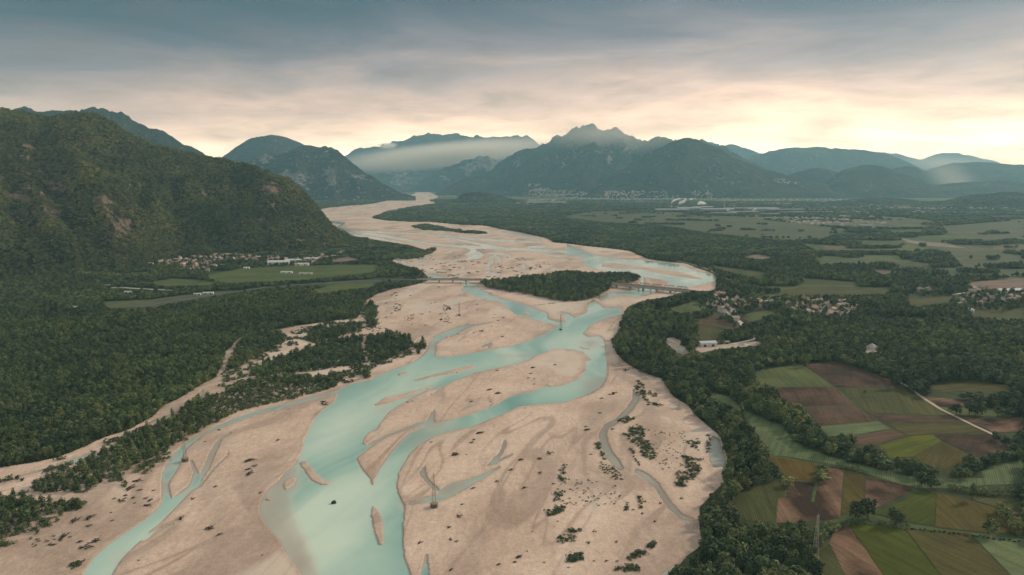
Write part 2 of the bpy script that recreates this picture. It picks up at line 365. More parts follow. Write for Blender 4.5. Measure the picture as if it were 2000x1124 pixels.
WATER = [
 # main channel
 [(1152,609),(1127,621),(1109,630),(1097,637),(1075,645),(1060,652),(1040,663),(1000,676),(960,683),(920,690),(880,697),(848,699),(850,690),(852,675),(858,666),(875,659),(862,659),(845,665),(838,668),(835,680),(825,695),(812,704),(805,708),(790,714),(765,722),(740,732),(725,742),(710,745),(690,750),(670,757),(662,764),(655,785),(640,795),(625,805),(612,825),(602,845),(595,858),(590,880),(588,886),(577,905),(558,922),(543,940),(527,952),(516,965),(509,980),(506,1000),(515,1020),(530,1040),(545,1055),(560,1085),(580,1110),(590,1124),(605,1212),(830,1212),(802,1124),(790,1090),(786,1060),(787,1030),(790,1000),(792,990),(785,980),(778,965),(775,950),(778,925),(790,905),(800,890),(820,870),(850,852),(880,843),(920,835),(960,818),(1000,802),(1010,795),(1060,790),(1100,787),(1150,772),(1175,758),(1185,742),(1188,720),(1185,700),(1182,688),(1181,668),(1172,656),(1150,660),(1138,652),(1155,635),(1180,624),(1216,613),(1216,601),(1190,602),(1178,603),(1165,596)],
 # channel under the near bridge, left arm
 [(903,551),(906,562),(899,566),(930,580),(980,594),(997,607),(1005,614),(1042,625),(1090,637),(1110,632),(1127,622),(1109,629),(1092,630),(1070,624),(1068,610),(1052,606),(1030,597),(995,587),(965,579),(940,567),(930,561),(914,551)],
 [(1092,607),(1105,611),(1127,624),(1109,630),(1104,620),(1095,612)],
 # right arm of the bridge channel
 [(1152,611),(1145,602),(1148,592),(1155,587),(1170,579),(1192,572),(1230,567),(1258,563),(1262,575),(1217,578),(1180,585),(1168,592),(1180,603),(1165,606)],
 [(1258,562),(1312,562),(1355,560),(1397,550),(1397,540),(1381,534),(1355,529),(1337,520),(1305,514),(1255,509),(1205,506),(1167,500),(1140,492),(1120,483),(1107,477),(1108,489),(1080,490),(1135,503),(1148,512),(1140,517),(1145,522),(1170,526),(1192,532),(1205,536),(1252,540),(1262,542),(1290,546),(1312,552),(1300,558),(1285,562),(1280,575),(1258,577)],
 # side channel on the left, splitting round the pylon base
 [(662,763),(620,774),(560,789),(500,803),(450,821),(410,838),(385,850),(370,858),(340,886),(327,903),(317,925),(315,945),(316,975),(312,987),(290,1010),(250,1037),(212,1062),(182,1090),(165,1115),(150,1160),(140,1212),(200,1212),(220,1122),(234,1100),(250,1080),(275,1057),(290,1041),(320,1017),(350,987),(381,956),(383,940),(388,928),(382,914),(377,902),(370,899),(372,906),(377,923),(372,940),(365,951),(350,962),(335,977),(332,960),(329,946),(340,929),(350,911),(357,892),(366,876),(395,852),(420,842),(455,827),(505,809),(560,795),(620,780),(657,771)],
 # pools and wet hollows
 [(857,958),(880,945),(915,937),(950,922),(975,911),(978,914),(950,932),(910,955),(885,970),(860,980),(850,976)],
 [(825,914),(831,909),(832,925),(837,938),(850,950),(858,958),(852,962),(836,948),(822,932),(819,924)],
 [(986,855),(990,870),(982,886),(970,900),(957,912),(950,911),(962,897),(976,882),(981,868)],
 [(830,1085),(834,1083),(838,1124),(838,1212),(825,1212),(820,1124)],
 [(1391,850),(1403,856),(1412,878),(1419,902),(1412,912),(1396,914),(1386,902),(1383,872)],
 [(396,917),(409,884),(420,866),(434,853),(424,868),(417,892),(405,923)],
 [(1290,1124),(1315,1105),(1330,1100),(1325,1124),(1310,1212),(1270,1212)],
 [(905,498),(920,490),(912,484),(918,482),(935,492),(948,498),(938,504),(930,506)],
 [(1083,489),(1120,497),(1137,505),(1148,514),(1150,506),(1140,493),(1110,488)],
]
BARS = [
 [(707,868),(712,855),(722,845),(735,838),(733,828),(730,822),(745,810),(760,796),(785,785),(810,777),(832,765),(860,759),(885,745),(922,732),(960,722),(985,716),(1010,711),(1032,704),(1055,692),(1080,682),(1100,682),(1130,686),(1145,692),(1157,704),(1146,706),(1144,725),(1130,740),(1105,751),(1075,757),(1067,752),(1042,765),(1017,768),(990,777),(970,790),(935,805),(885,820),(845,828),(800,846),(775,868),(757,890),(740,915),(732,938),(729,953),(722,935),(710,920),(699,902),(697,895),(705,884),(720,872)],
 [(730,792),(750,777),(785,770),(822,760),(846,756),(835,764),(810,774),(772,784),(752,790),(735,793)],
 [(800,745),(835,735),(872,726),(910,716),(930,713),(925,720),(885,730),(847,737),(815,745)],
 [(777,730),(802,725),(790,731),(778,735)],
 [(1125,677),(1150,680),(1158,684),(1140,682)],
 [(728,985),(737,995),(745,1010),(748,1040),(749,1064),(741,1068),(732,1040),(727,1020),(725,1000)],
 [(1175,515),(1205,515),(1242,520),(1280,525),(1325,531),(1380,546),(1355,545),(1330,541),(1292,535),(1255,527),(1205,524),(1175,521)],
 [(598,900),(606,912),(622,928),(634,943),(655,937),(650,942),(640,948),(625,947),(608,938),(598,925),(590,912)],
 [(553,945),(570,932),(580,935),(576,945),(560,957),(555,955)],
 [(516,975),(526,973),(532,977),(522,979)],
 [(585,905),(593,900),(600,908),(590,914)],
 [(1020,612),(1030,608),(1038,614),(1028,617)],
 [(1160,587),(1168,583),(1175,590),(1181,596),(1170,594)],
]
STRIPS = [
 ([(632,433),(655,435),(672,437),(664,442),(656,445),(690,453),(730,459),(760,463),(800,470),(850,478),(900,482),(960,485),(1020,488),(1090,491)], [1.5,2,2,1.6,2,2.4,2.6,2.5,2,2,2.4,2.6,2.6,2.6]),
 ([(690,452),(740,454),(780,456),(830,457),(880,462),(930,468),(990,471),(1060,474)], [1.2,1.6,1.2,1.2,1.0,1.6,1.8,1.0]),
 ([(655,455),(700,461),(735,466),(790,475)], [1.5,1.8,1.6,1]),
 ([(870,464),(900,470),(940,478),(985,484)], [1,1.6,2.2,1.2]),
 ([(975,452),(1000,458),(1030,464),(1055,469)], [1.0,1.6,2.0,1.8]),
 ([(1030,483),(1068,482)], 1.8), ([(985,471),(1020,473)], 1.6), ([(1060,497),(1090,501),(1120,500)], 1.4),
 ([(834,538),(850,541),(868,545),(890,549)], [2.5,3,2,1.5]),
 ([(790,518),(830,515),(870,511),(905,507),(935,504)], [1,1.4,1.6,1.8,2.2]),
 ([(818,508),(832,503),(850,497)], [2.5,2.2,1]), ([(868,496),(885,491)], 1.6), ([(955,495),(985,497),(1000,502)], [1.4,1.8,1]),
 ([(955,528),(952,520),(962,512),(958,504),(968,500)], [3,3.5,3.5,3,2]), ([(968,500),(976,508),(980,520)], [2.5,2.2,1.2]), ([(950,532),(965,535),(978,536)], [3,2.6,1.5]),
 ([(906,520),(905,526)], 2.4), ([(1022,520),(1024,526)], 3.5), ([(768,504),(778,499),(790,496)], 1.5), ([(768,505),(785,511),(797,518),(785,524)], [1.5,1.6,2,2.5]),
 ([(845,826),(815,830),(785,841),(755,852),(728,867),(702,886)], [5,3.5,3,3,4,5]), ([(838,826),(846,808),(848,800)], [6,4,.8]),
 ([(832,763),(805,775),(780,786),(755,800),(738,818),(730,835)], [3,4,5,7,9,8]),
 ([(1262,576),(1230,580)], 2), ([(1255,545),(1253,555),(1257,562)], [2,3,3]),
 ([(1237,762),(1243,780),(1227,802),(1202,824),(1183,835),(1177,850),(1180,868),(1187,886),(1200,902),(1212,915)], [2,7,6,5,6,8,8.5,8,8,5]),
 ([(1242,920),(1262,932),(1283,950),(1295,970),(1310,990),(1330,1010),(1352,1017)], [4,6,6,6,6,5,4]),
 ([(340,1024),(320,1031),(300,1041),(282,1054)], [.8,2.5,3.5,4]),
 ([(450,846),(432,857),(420,875),(412,892),(403,914),(392,932),(384,948)], [1.5,3,5,6,6,4.5,5]),
 ([(447,880),(443,892),(425,908),(410,925),(395,945),(383,955)], [1,1.5,1.8,2,2,2.5]),
 ([(848,660),(875,650),(900,640),(930,635),(960,630)], [3.5,4.5,4,1.8,.8]), ([(880,655),(912,637)], [4,5]),
 ([(395,764),(390,775),(400,783)], [3,5,3]), ([(330,812),(305,820),(290,828)], [2,3,2]), ([(110,908),(150,900),(205,884)], [2,6,4]), ([(10,938),(60,925),(105,912)], [1,2.5,2]),
 ([(800,985),(830,978),(855,972)], [3,5,6]), ([(1000,888),(975,900),(962,907)], [2,3,3]), ([(1140,665),(1165,661)], 3), ([(905,555),(935,561)], [1.5,2]),
 ([(940,678),(958,672),(955,680)], [1.5,3,1.5]), ([(1040,597),(1085,592)], .8), ([(1115,512),(1150,508)], 1.5), ([(1195,539),(1255,543)], 1.2),
]
SHALLOW = [  # places where the bed shows through: x, y, rx, ry, amount
 (690,842,16,26,.35),(760,727,40,10,.5),(1010,695,60,8,.5),(960,705,50,6,.35),(845,755,30,6,.4),(740,800,25,14,.45),(545,1000,36,50,.62),(560,1060,28,40,.3),(555,940,45,30,.72),(585,1095,25,40,.6),(620,940,40,8,.55),
 (735,1000,12,60,.4),(760,1110,40,30,.25),(660,960,12,20,.25),(1150,672,34,14,.55),(1055,606,24,8,.6),(1035,601,28,5,.45),(920,563,18,7,.45),(1200,530,60,7,.45),(1300,535,50,5,.45),(1120,492,45,6,.35),(1100,490,60,5,.3),(865,680,12,16,.4),
 (850,672,14,14,.45),(640,772,45,6,.45),(370,880,14,25,.35),(345,975,14,10,.3),(410,890,26,45,.85),(890,955,70,24,.55),(1290,985,90,50,.9),(1200,835,50,80,.78),(800,985,40,15,.8),(985,880,25,40,.7),(840,826,60,25,.55),(150,905,200,30,.95),(395,772,20,20,.95),(310,820,40,14,.95),
 (230,1090,22,40,.4),(300,1040,40,12,.5),(1400,885,25,40,.45),(1240,790,20,30,.8),(900,645,50,16,.6),(830,930,20,30,.5),(955,676,20,8,.9),(1310,1110,40,20,.2),(890,500,120,22,.75),(720,458,90,12,.6),(1000,478,70,14,.5),(960,520,40,22,.8),(800,775,60,10,.35),(1230,545,60,6,.35),(1060,480,90,8,.2),(680,455,60,14,.55)]
CHAN = np.zeros(PX.shape, bool)
for p in WATER: CHAN |= raster(p)
for p in BARS: CHAN &= ~raster(p)
for p, w in STRIPS: CHAN |= strip(p, w)
GRAV = raster(GRAVEL)
WX, WY = ground_at(PX, PY)
pn = fbm(PX/7.0, PY/3.2, 3, 3)-.5; pn2 = fbm(PX/26.0, PY/12.0, 3, 9)-.5
nearf = np.clip((PY-440)/250, .25, 1)
ch = np.clip(blur(CHAN, 1.7, .85) + .8*pn*nearf*(blur(CHAN, 4, 2)*(1-blur(CHAN, 4, 2))*4), 0, 1)
wide = blur(CHAN, 15, 7); vwide = blur(CHAN, 34, 14)
cur = fbm((WX*.5-WY*.15)/14+1.2*vnoise(WX/60, WY/60, 12), (WY*.5+WX*.2)/70, 4, 33)
shal = np.zeros(PX.shape, np.float32)
for x, y, rx, ry, a in SHALLOW: shal = np.maximum(shal, a*np.exp(-(((PX-x)/rx)**2+((PY-y)/ry)**2)))
sst0 = cur
shal = shal*np.clip(.1+3.0*(sst0-.28), 0, 1.2)*.85
w24 = blur(CHAN, 26, 11); w8 = blur(CHAN, 9, 4.5)
turb = np.maximum(sst(.42, .95, w24+1.5*(cur-.5)*w24*(1-w24)*2), .85*sst(.30, .80, w8+1.3*(cur-.5)*w8*(1-w8)*2))
turb = np.where(PY < 560, np.maximum(turb, .72*sst(.5, .8, ch)), turb)
turb = np.clip(turb*(1-shal)-.25*shal, 0, 1); turb *= 1-.72*blur(raster([(588,886),(578,925),(572,960),(578,1000),(600,1050),(628,1110),(655,1212),(560,1212),(490,1050),(490,950)]), 12, 9)*np.clip(1.5-1.6*(cur-.3), 0, 1)
turb = .10+.90*turb
# streaks that follow the current: noise along bent lines
cx = PX+(PY-800)*.55
streak = fbm((WX*.55-WY*.18)/34+2*vnoise(WX/140, WY/140, 5), (WY*.5+WX*.25)/95, 4, 21)
flow = np.clip(.56+1.25*(fbm((WX*.5-WY*.16)/24+1.6*vnoise(WX/130, WY/130, 2), (WY*.5+WX*.2)/170, 4, 31)-.5)+.45*(vwide-.72), 0, 1)
greyw = np.clip(blur(raster([(1140,740),(1330,720),(1440,860),(1440,1212),(1150,1212)]), 12, 8)+.55*blur(raster([(795,840),(1010,840),(1010,1000),(795,1000)]), 12, 8), 0, 1)
greyw *= .75
r1 = fbm((WX*.5-WY*.16)/17+1.0*vnoise(WX/90, WY/90, 14), (WY*.5+WX*.22)/150, 3, 61); r2 = fbm((WX*.5-WY*.16)/48+1.0*vnoise(WX/150, WY/150, 15), (WY*.5+WX*.22)/330, 3, 67)
rill = np.maximum(np.exp(-((r1-.5)/.022)**2)*sst(.42, .6, fbm(WX/120, WY/120, 2, 68)), .8*np.exp(-((r2-.5)/.012)**2))*nearf
streak = np.clip(.55+1.7*(streak-.5)-.62*rill, 0, 1)
bar = .42-.12*rill+.5*(fbm(WX/70, WY/70, 4, 41)-.42)+.22*(ridged((WX*.5-WY*.15)/60, (WY*.5+WX*.25)/170, 3, 8)-.5)
bar = np.maximum(bar, .16)
bank = blur(GRAV, 5, 2.5)
s = sst(.22, .78, ch)
ZG = bar*(1-s) + s*(-.25-1.7*turb)
ZG += .9*np.exp(-((PX-612)/28)**2-((PY-820)/45)**2)*(1-s)*0+ (1-s)*.12
wet = np.clip(sst(.02, .45, blur(CHAN, 9, 4.5))*.55*(1-.5*pn2) + .7*s + .35*sst(.6, .8, fbm(WX/28, WY/45, 3, 77)), 0, 1)
silt = np.clip(sst(.56, .72, fbm((WX*.5-WY*.15)/30+vnoise(WX/90, WY/90, 6), (WY*.5+WX*.2)/80, 4, 55))*.9*(1-wet), 0, 1)
silt = np.maximum(silt, .95*np.exp(-((PX-742)/28)**2-((PY-842)/16)**2)*.6)

def grid_mesh(name, keep, Z, mat, attrs):
    h, w = PX.shape
    cell = keep[:-1, :-1] & keep[1:, :-1] & keep[:-1, 1:] & keep[1:, 1:]
    jj, ii = np.nonzero(cell); idx = -np.ones(h*w, np.int64)
    a = jj*w+ii; q = np.stack([a+w, a+w+1, a+1, a], 1)
    used = np.unique(q); idx[used] = np.arange(len(used))
    v = np.stack([WX.ravel()[used], WY.ravel()[used], Z.ravel()[used]], 1)
    return mesh_obj(name, v, idx[q], mat, attrs={k: x.ravel()[used] for k, x in attrs.items()}, smooth=True)

gravel = grid_mesh('gravel_bed', bank > .38, ZG, gravel_mat(), {'wet': wet, 'silt': silt, 'streak': streak})
tag(gravel, kind='structure')
water = grid_mesh('river_water', (blur(CHAN, 6, 3) > .03) & (bank > .38), np.zeros(PX.shape), water_mat(), {'turbid': turb, 'flow': flow, 'grey': greyw})
tag(water, kind='structure')

# --- fields
FIELDS = [  # name, outline, kind of surface
 ('grass', [(1469,742),(1475,725),(1531,716),(1563,712),(1631,756),(1520,757),(1490,748)], 0),
 ('soil', [(1565,711),(1620,707),(1673,719),(1741,744),(1744,752),(1625,752)], 20),
 ('soil', [(1626,753),(1744,753),(1764,758),(1634,758)], 20),
 ('soil', [(1500,764),(1528,757),(1630,757),(1667,791),(1574,795),(1545,790)], 15),
 ('grass2', [(1636,760),(1766,760),(1810,785),(1850,813),(1697,807)], 20),
 ('soil', [(1574,797),(1668,793),(1710,821),(1602,832),(1580,812)], 15),
 ('blue', [(1600,834),(1713,823),(1739,838),(1670,850),(1620,853)], 80),
 ('soil', [(1698,809),(1855,815),(1884,827),(1727,825)], 80),
 ('olive', [(1730,827),(1884,829),(1928,846),(1823,848),(1773,852)], 75),
 ('soil', [(1667,853),(1740,840),(1771,852),(1709,869),(1672,872)], 75),
 ('bright', [(1715,872),(1773,854),(1820,849),(1838,862),(1786,891),(1738,896)], 60),
 ('soil', [(1824,850),(1933,848),(1985,872),(1950,885),(1905,893),(1843,862)], 40),
 ('olive2', [(1839,864),(1891,888),(1875,906),(1846,919),(1800,905),(1784,891)], 40),
 ('blue', [(1369,768),(1395,768),(1425,777),(1449,801),(1499,822),(1528,831),(1549,862),(1577,877),(1620,893),(1690,911),(1775,932),(1830,936),(1923,935),(1917,922),(1943,909),(2010,897),(2010,945),(1917,949),(1846,955),(1787,954),(1629,908),(1538,893),(1500,890),(1480,850),(1447,803)], 30),
 ('ochre', [(1496,894),(1538,896),(1606,908),(1593,942),(1538,934),(1515,915)], 10),
 ('soil2', [(1613,914),(1648,919),(1640,1013),(1613,1017),(1560,1022),(1515,1022),(1520,974),(1535,970),(1541,940),(1592,944),(1610,940)], 5),
 ('grassline', [(1592,945),(1597,945),(1590,982),(1584,981)], 5),
 ('olive2', [(1649,920),(1690,929),(1689,988),(1672,1000),(1642,1009)], 5),
 ('soil2', [(1691,931),(1784,952),(1765,970),(1704,994),(1690,985)], 5),
 ('bright2', [(1703,1004),(1766,980),(1786,958),(1828,963),(1825,1029),(1765,1019)], 60),
 ('olive2', [(1829,964),(1878,974),(1940,993),(2005,1018),(2005,1045),(1917,1041),(1826,1030)], 5),
 ('grass2', [(1891,974),(2005,973),(2005,1001),(1940,990)], 70),
 ('soil2', [(1970,1000),(2005,1003),(2005,1014)], 70),
 ('grass2', [(1462,960),(1480,945),(1537,938),(1532,972),(1519,974),(1513,1022),(1457,1018),(1431,985),(1440,968)], 10),
 ('soil2', [(1629,1038),(1655,1024),(1724,1124),(1775,1212),(1700,1212),(1651,1124),(1619,1061)], -20),
 ('bright2', [(1657,1024),(1700,1026),(1765,1033),(1836,1124),(1900,1212),(1777,1212),(1725,1124)], -25),
 ('olive', [(1767,1033),(1891,1042),(1972,1124),(2050,1212),(1902,1212),(1838,1124)], -30),
 ('blue', [(1894,1042),(2010,1056),(2100,1070),(2200,1212),(2052,1212),(1974,1124)], -35),
 ('grass2', [(1590,1085),(1619,1064),(1650,1124),(1698,1212),(1640,1212),(1605,1124)], -20),
 ('soil2', [(1800,776),(1898,782),(1925,792),(1834,795)], 70),
 ('grass', [(1834,796),(1884,799),(1976,799),(1976,815),(1877,814)], 70),
 ('soil2', [(1877,816),(2005,818),(2005,843),(1940,845)], 70),
 ('olive', [(1798,751),(1850,748),(1905,747),(1972,754),(1969,766),(1834,766)], 75),
 ('grass2', [(1360,640),(1407,648),(1407,663),(1364,664)], 20),
 ('soil', [(1358,626),(1400,617),(1450,632),(1437,642),(1405,645),(1362,637)], 20),
 ('grassline', [(1374,632),(1380,630),(1428,640),(1420,643)], 70),
 ('soil', [(1435,615),(1444,615),(1467,631),(1458,634)], 20),
 ('grass', [(1447,615),(1510,603),(1512,612),(1471,630)], 20),
 ('grass', [(1308,605),(1362,586),(1382,595),(1375,608),(1330,612)], 20),
 ('soil', [(1489,599),(1528,601),(1513,608),(1475,608)], 20),
 ('grass2', [(1517,570),(1567,561),(1660,561),(1748,562),(1727,575),(1620,577),(1542,577)], 80),
 ('plain', [(1100,424),(1150,414),(1200,413),(1300,419),(1442,423),(1585,441),(1656,448),(1620,462),(1528,469),(1478,464),(1389,456),(1300,441),(1180,434)], 80),
 ('plain', [(1756,463),(1834,473),(1905,483),(2010,503),(2010,530),(1884,523),(1852,491),(1773,477)], 80),
 ('paleplot', [(1756,465),(1790,472),(1850,477),(1890,486),(1830,482),(1775,475)], 80),
 ('soil3', [(1449,502),(1485,496),(1513,505),(1480,507)], 20),
 ('grass2', [(1371,517),(1420,522),(1496,532),(1489,546),(1428,533)], 20),
 ('grass2', [(1567,543),(1677,552),(1674,558),(1570,556)], 80),
 ('plain', [(1734,509),(1834,516),(1800,520),(1763,520)], 80),
 ('soil3', [(1702,527),(1756,531),(1727,537)], 80),
 ('soil3', [(1891,552),(2010,542),(2010,570),(1898,563)], 80),
 ('grass2', [(1766,580),(1862,577),(1862,592),(1780,600)], 80),
 ('grass2', [(1890,595),(2005,590),(2005,625),(1900,620)], 80),
 ('plain', [(1840,442),(2010,429),(2010,460),(1930,471),(1855,456)], 80),
 ('plain', [(1660,430),(1760,425),(1830,432),(1760,440)], 80),
 ('grass', [(402,540),(470,525),(560,521),(650,518),(740,517),(735,530),(690,537),(600,546),(500,551),(440,553)], 80),
 ('grass', [(292,552),(342,544),(420,552),(409,558),(320,559)], 80),
 ('grass', [(610,567),(662,556),(737,555),(725,561),(625,573)], 80),
 ('soil3', [(630,507),(680,502),(706,508),(650,513)], 80),
 ('grass2', [(225,571),(262,570),(262,576),(230,577)], 80),
 ('plain', [(200,590),(300,585),(420,570),(470,568),(300,600),(210,603)], 80),
]
FM = dict(
 grass=((.055,.075,.026),(.085,.10,.034),.1), grass2=((.058,.066,.022),(.09,.09,.03),.16), bright=((.085,.10,.010),(.125,.135,.016),.08), bright2=((.042,.056,.007),(.072,.085,.011),.1),
 olive=((.055,.050,.016),(.09,.078,.024),.12), olive2=((.068,.055,.013),(.105,.083,.02),.15), ochre=((.10,.068,.015),(.135,.095,.025),.12), blue=((.070,.094,.042),(.105,.13,.058),.14),
 soil=((.040,.024,.017),(.125,.074,.048),.1), soil2=((.040,.023,.016),(.21,.125,.078),.08), soil3=((.14,.095,.07),(.19,.13,.095),.1), plain=((.052,.062,.032),(.085,.088,.045),.1), grassline=((.06,.09,.02),(.08,.11,.03),.1), paleplot=((.17,.15,.105),(.21,.18,.13),.1))
FN = dict(grass='grass_field', grass2='grass_field', bright='crop_field', bright2='grass_field', olive='crop_field', olive2='crop_field', ochre='stubble_field', blue='meadow_field', soil='ploughed_field', soil2='ploughed_field', soil3='ploughed_field', plain='grass_field', grassline='grass_strip_field', paleplot='crop_field')
FIELDMASK = np.zeros(PX.shape, bool); fmats = {}
for k, (t, poly, ang) in enumerate(FIELDS):
    FIELDMASK |= raster(poly)
    key = (t, ang)
    if key not in fmats:
        c1, c2, ra = FM[t]; dk = 1.0 if t in ('plain', 'soil3', 'paleplot', 'blue', 'grass') else .74; c1 = tuple(v*dk for v in c1); c2 = tuple(v*dk for v in c2); fmats[key] = field_mat('%s_surface' % FN[t], c1, c2, ang, 3.6 if 'soil' in t else 5.5, ra*1.35, .016 if 'soil2' == t else .012, 0.42 if t in ('soil', 'soil2') else .5)
    p = np.array(poly, float); nxt = np.roll(p, -1, 0); pts = []
    for a_, b_ in zip(p, nxt):            # hand-cut edges: slightly wavering
        m_ = max(1, int(np.hypot(*(b_-a_))/14))
        for q in range(m_): pts.append(a_+(b_-a_)*q/m_+(rng.normal(0, .35, 2) if q else 0))
    pts = np.array(pts); gx, gy = ground_at(pts[:, 0], pts[:, 1])
    lay = .35 if t in ('grassline', 'paleplot') else .25
    if np.sum(gx*np.roll(gy, -1)-np.roll(gx, -1)*gy) < 0: gx, gy = gx[::-1], gy[::-1]
    o = mesh_obj(FN[t], np.stack([gx, gy, np.full(len(gx), lay+.004*k)], 1), [list(range(len(gx)))], fmats[key])
    tag(o, kind='structure')

# --- roads and tracks
ROADS = [('dirt_road', M_dirt, 4.2, [(1745,741),(1752,745),(1773,756),(1805,780),(1838,801),(1869,816),(1905,834),(1940,850),(1975,865),(2010,880),(2080,915)]),
 ('road', M_paleroad, 7, [(1415,604),(1428,613),(1436,622),(1448,632),(1450,638)]),
 ('road', M_paleroad, 6, [(1438,579),(1470,583),(1514,586),(1490,588),(1530,590)]),
 ('road', M_paleroad, 5, [(1635,592),(1640,588),(1655,585)]),
 ('road', M_paleroad, 8, [(1860,576),(1885,573),(1905,567),(1920,563)]),
 ('road', M_paleroad, 6, [(1400,676),(1440,671),(1470,665),(1476,655)]),
 ('road', M_paleroad, 7, [(216,563),(232,562),(262,564),(300,566),(340,568)]),
 ('road', M_asphalt, 14, [(270,600),(330,590),(400,580),(450,572),(520,562),(600,556),(700,549),(800,547),(838,546)]),
 ('road', M_asphalt, 9, [(610,556),(660,553),(740,551)]),
 ('dirt_road', M_dirt, 4, [(1323,510),(1345,515),(1375,524),(1400,535),(1425,548),(1440,555)]),
]
ROADMASK = np.zeros(PX.shape, bool)
for k, (nm, mt, w, pts) in enumerate(ROADS):
    ROADMASK |= strip(pts, 1.6)
    gx, gy = ground_at(np.array([p[0] for p in pts]), np.array([p[1] for p in pts]))
    t = np.linspace(0, len(pts)-1, len(pts)*5); gx = np.interp(t, range(len(pts)), gx); gy = np.interp(t, range(len(pts)), gy)
    tx = np.gradient(gx); ty = np.gradient(gy); l = np.hypot(tx, ty)+1e-6; nx, ny = -ty/l*w/2, tx/l*w/2; z = np.full(len(t), .62+.004*k)
    v = np.concatenate([np.stack([gx+nx, gy+ny, z], 1), np.stack([gx-nx, gy-ny, z], 1)]); n = len(t)
    tag(mesh_obj(nm, v, np.array([[i, n+i, n+i+1, i+1] for i in range(n-1)]), mt), kind='structure')

# --- gravel pits and yards near the right bank
PITS = [[(1293,662),(1315,660),(1330,666),(1328,675),(1342,679),(1346,690),(1335,694),(1318,688),(1300,670)], [(1345,678),(1400,677),(1470,668),(1490,668),(1480,676),(1400,683),(1370,690)], [(1683,682),(1705,674),(1718,678),(1716,688),(1690,690)], [(1513,658),(1525,655),(1530,660),(1520,663)]]
PITMASK = np.zeros(PX.shape, bool)
for k, poly in enumerate(PITS):
    PITMASK |= raster(poly); gx, gy = ground_at(*np.array(poly, float).T)
    if np.sum(gx*np.roll(gy, -1)-np.roll(gx, -1)*gy) < 0: gx, gy = gx[::-1], gy[::-1]
    tag(mesh_obj('gravel_yard_ground', np.stack([gx, gy, np.full(len(gx), .45+.004*k)], 1), [list(range(len(gx)))], M_dirt), kind='structure')

# --- woods
RIGHT = [(1402,562),(1392,569),(1350,570),(1330,573),(1305,581),(1255,589),(1225,601),(1215,618),(1213,640),(1200,655),(1197,670),(1203,692),(1215,707),(1240,723),(1270,735),(1298,744),(1302,760),(1317,780),(1342,794),(1362,818),(1392,842),(1406,852),(1420,890),(1422,930),(1415,944),(1390,969),(1366,994),(1364,1030),(1374,1066),(1342,1090),(1322,1112),(1300,1212),(1640,1212),(1625,1124),(1600,1075),(1625,1045),(1630,1030),(1650,1016),(1700,1015),(1770,1022),(1900,1036),(2010,1050),(2200,1070),(2200,440),(1700,430),(1560,470),(1480,505),(1400,540)]
RFAR = [(722,426),(760,412),(800,404),(860,396),(1000,397),(1060,405),(1110,404),(1150,408),(1200,418),(1250,432),(1400,440),(1480,462),(1560,470),(1600,520),(1560,560),(1420,560),(1398,540),(1362,524),(1340,516),(1300,511),(1265,506),(1250,499),(1230,490),(1180,484),(1140,480),(1110,476),(1083,474),(1070,466),(1030,457),(985,449),(950,441),(900,439),(850,434),(800,433),(760,431)]
LEFT = [(-240,520),(0,525),(60,530),(120,530),(200,520),(260,508),(330,498),(420,492),(560,488),(620,484),(690,468),(690,462),(720,467),(760,473),(800,479),(836,491),(812,499),(790,497),(770,501),(770,512),(795,520),(812,521),(836,540),(836,551),(800,560),(765,567),(735,577),(716,589),(706,607),(698,624),(660,627),(620,632),(580,638),(540,646),(490,652),(468,660),(438,692),(432,715),(422,737),(385,757),(350,780),(320,792),(300,814),(250,842),(205,855),(160,876),(110,896),(60,906),(0,915),(-60,935),(-240,1000)]
VEG = [
 [(65,962),(100,945),(150,925),(205,893),(255,872),(312,845),(368,805),(386,790),(398,795),(432,778),(500,757),(560,750),(620,748),(668,742),(655,757),(620,769),(560,783),(500,795),(450,813),(420,828),(390,842),(365,862),(345,866),(325,886),(300,896),(260,914),(225,932),(190,950),(160,966),(120,966),(75,968)],
 [(-240,990),(0,982),(50,985),(100,992),(103,1005),(80,1018),(50,1042),(20,1055),(0,1072),(-240,1130)],
 [(110,1000),(150,992),(160,995),(150,1003),(115,1012)],
 [(490,737),(520,718),(560,708),(610,690),(650,678),(700,670),(711,676),(707,692),(712,712),(670,717),(610,726),(550,732),(500,740)],
 [(717,668),(760,660),(798,668),(803,680),(780,697),(735,711),(720,710),(716,690)],
 [(443,726),(457,702),(477,670),(502,658),(545,660),(558,667),(545,680),(500,700),(465,720)],
 [(602,667),(620,652),(660,640),(700,634),(711,642),(705,650),(660,660),(615,668)],
 [(712,600),(722,590),(733,600),(735,615),(732,640),(720,642),(716,628)],
 [(708,740),(716,732),(722,738),(718,742)], [(812,690),(820,680),(832,676),(828,684),(818,694)],
 [(932,555),(945,546),(985,543),(1020,538),(1060,536),(1090,530),(1120,528),(1160,532),(1190,532),(1232,532),(1249,537),(1252,545),(1240,552),(1220,556),(1196,560),(1188,569),(1165,582),(1140,588),(1105,591),(1050,580),(1000,572),(960,565)],
 [(770,505),(800,496),(838,490),(850,484),(845,494),(820,505),(790,508)],
 [(805,443),(830,439),(860,444),(880,449),(930,450),(955,454),(950,458),(910,456),(870,452),(830,450)],
]
VILLAGES = [[(270,520),(330,504),(400,500),(460,492),(540,500),(610,503),(640,495),(690,490),(690,500),(640,512),(600,521),(530,521),(470,521),(430,524),(400,534),(362,530),(330,522),(280,524)],
 [(0,520),(40,515),(50,545),(0,548)], [(1360,588),(1410,576),(1440,572),(1530,585),(1530,602),(1460,610),(1400,612),(1365,604)], [(1520,590),(1580,585),(1640,590),(1680,600),(1670,625),(1600,625),(1540,615)],
 [(1858,580),(1910,568),(1960,563),(2010,565),(2010,600),(1960,612),(1870,600)], [(1440,628),(1420,617),(1405,622),(1435,640)], [(1765,568),(1840,566),(1850,580),(1790,584)]]
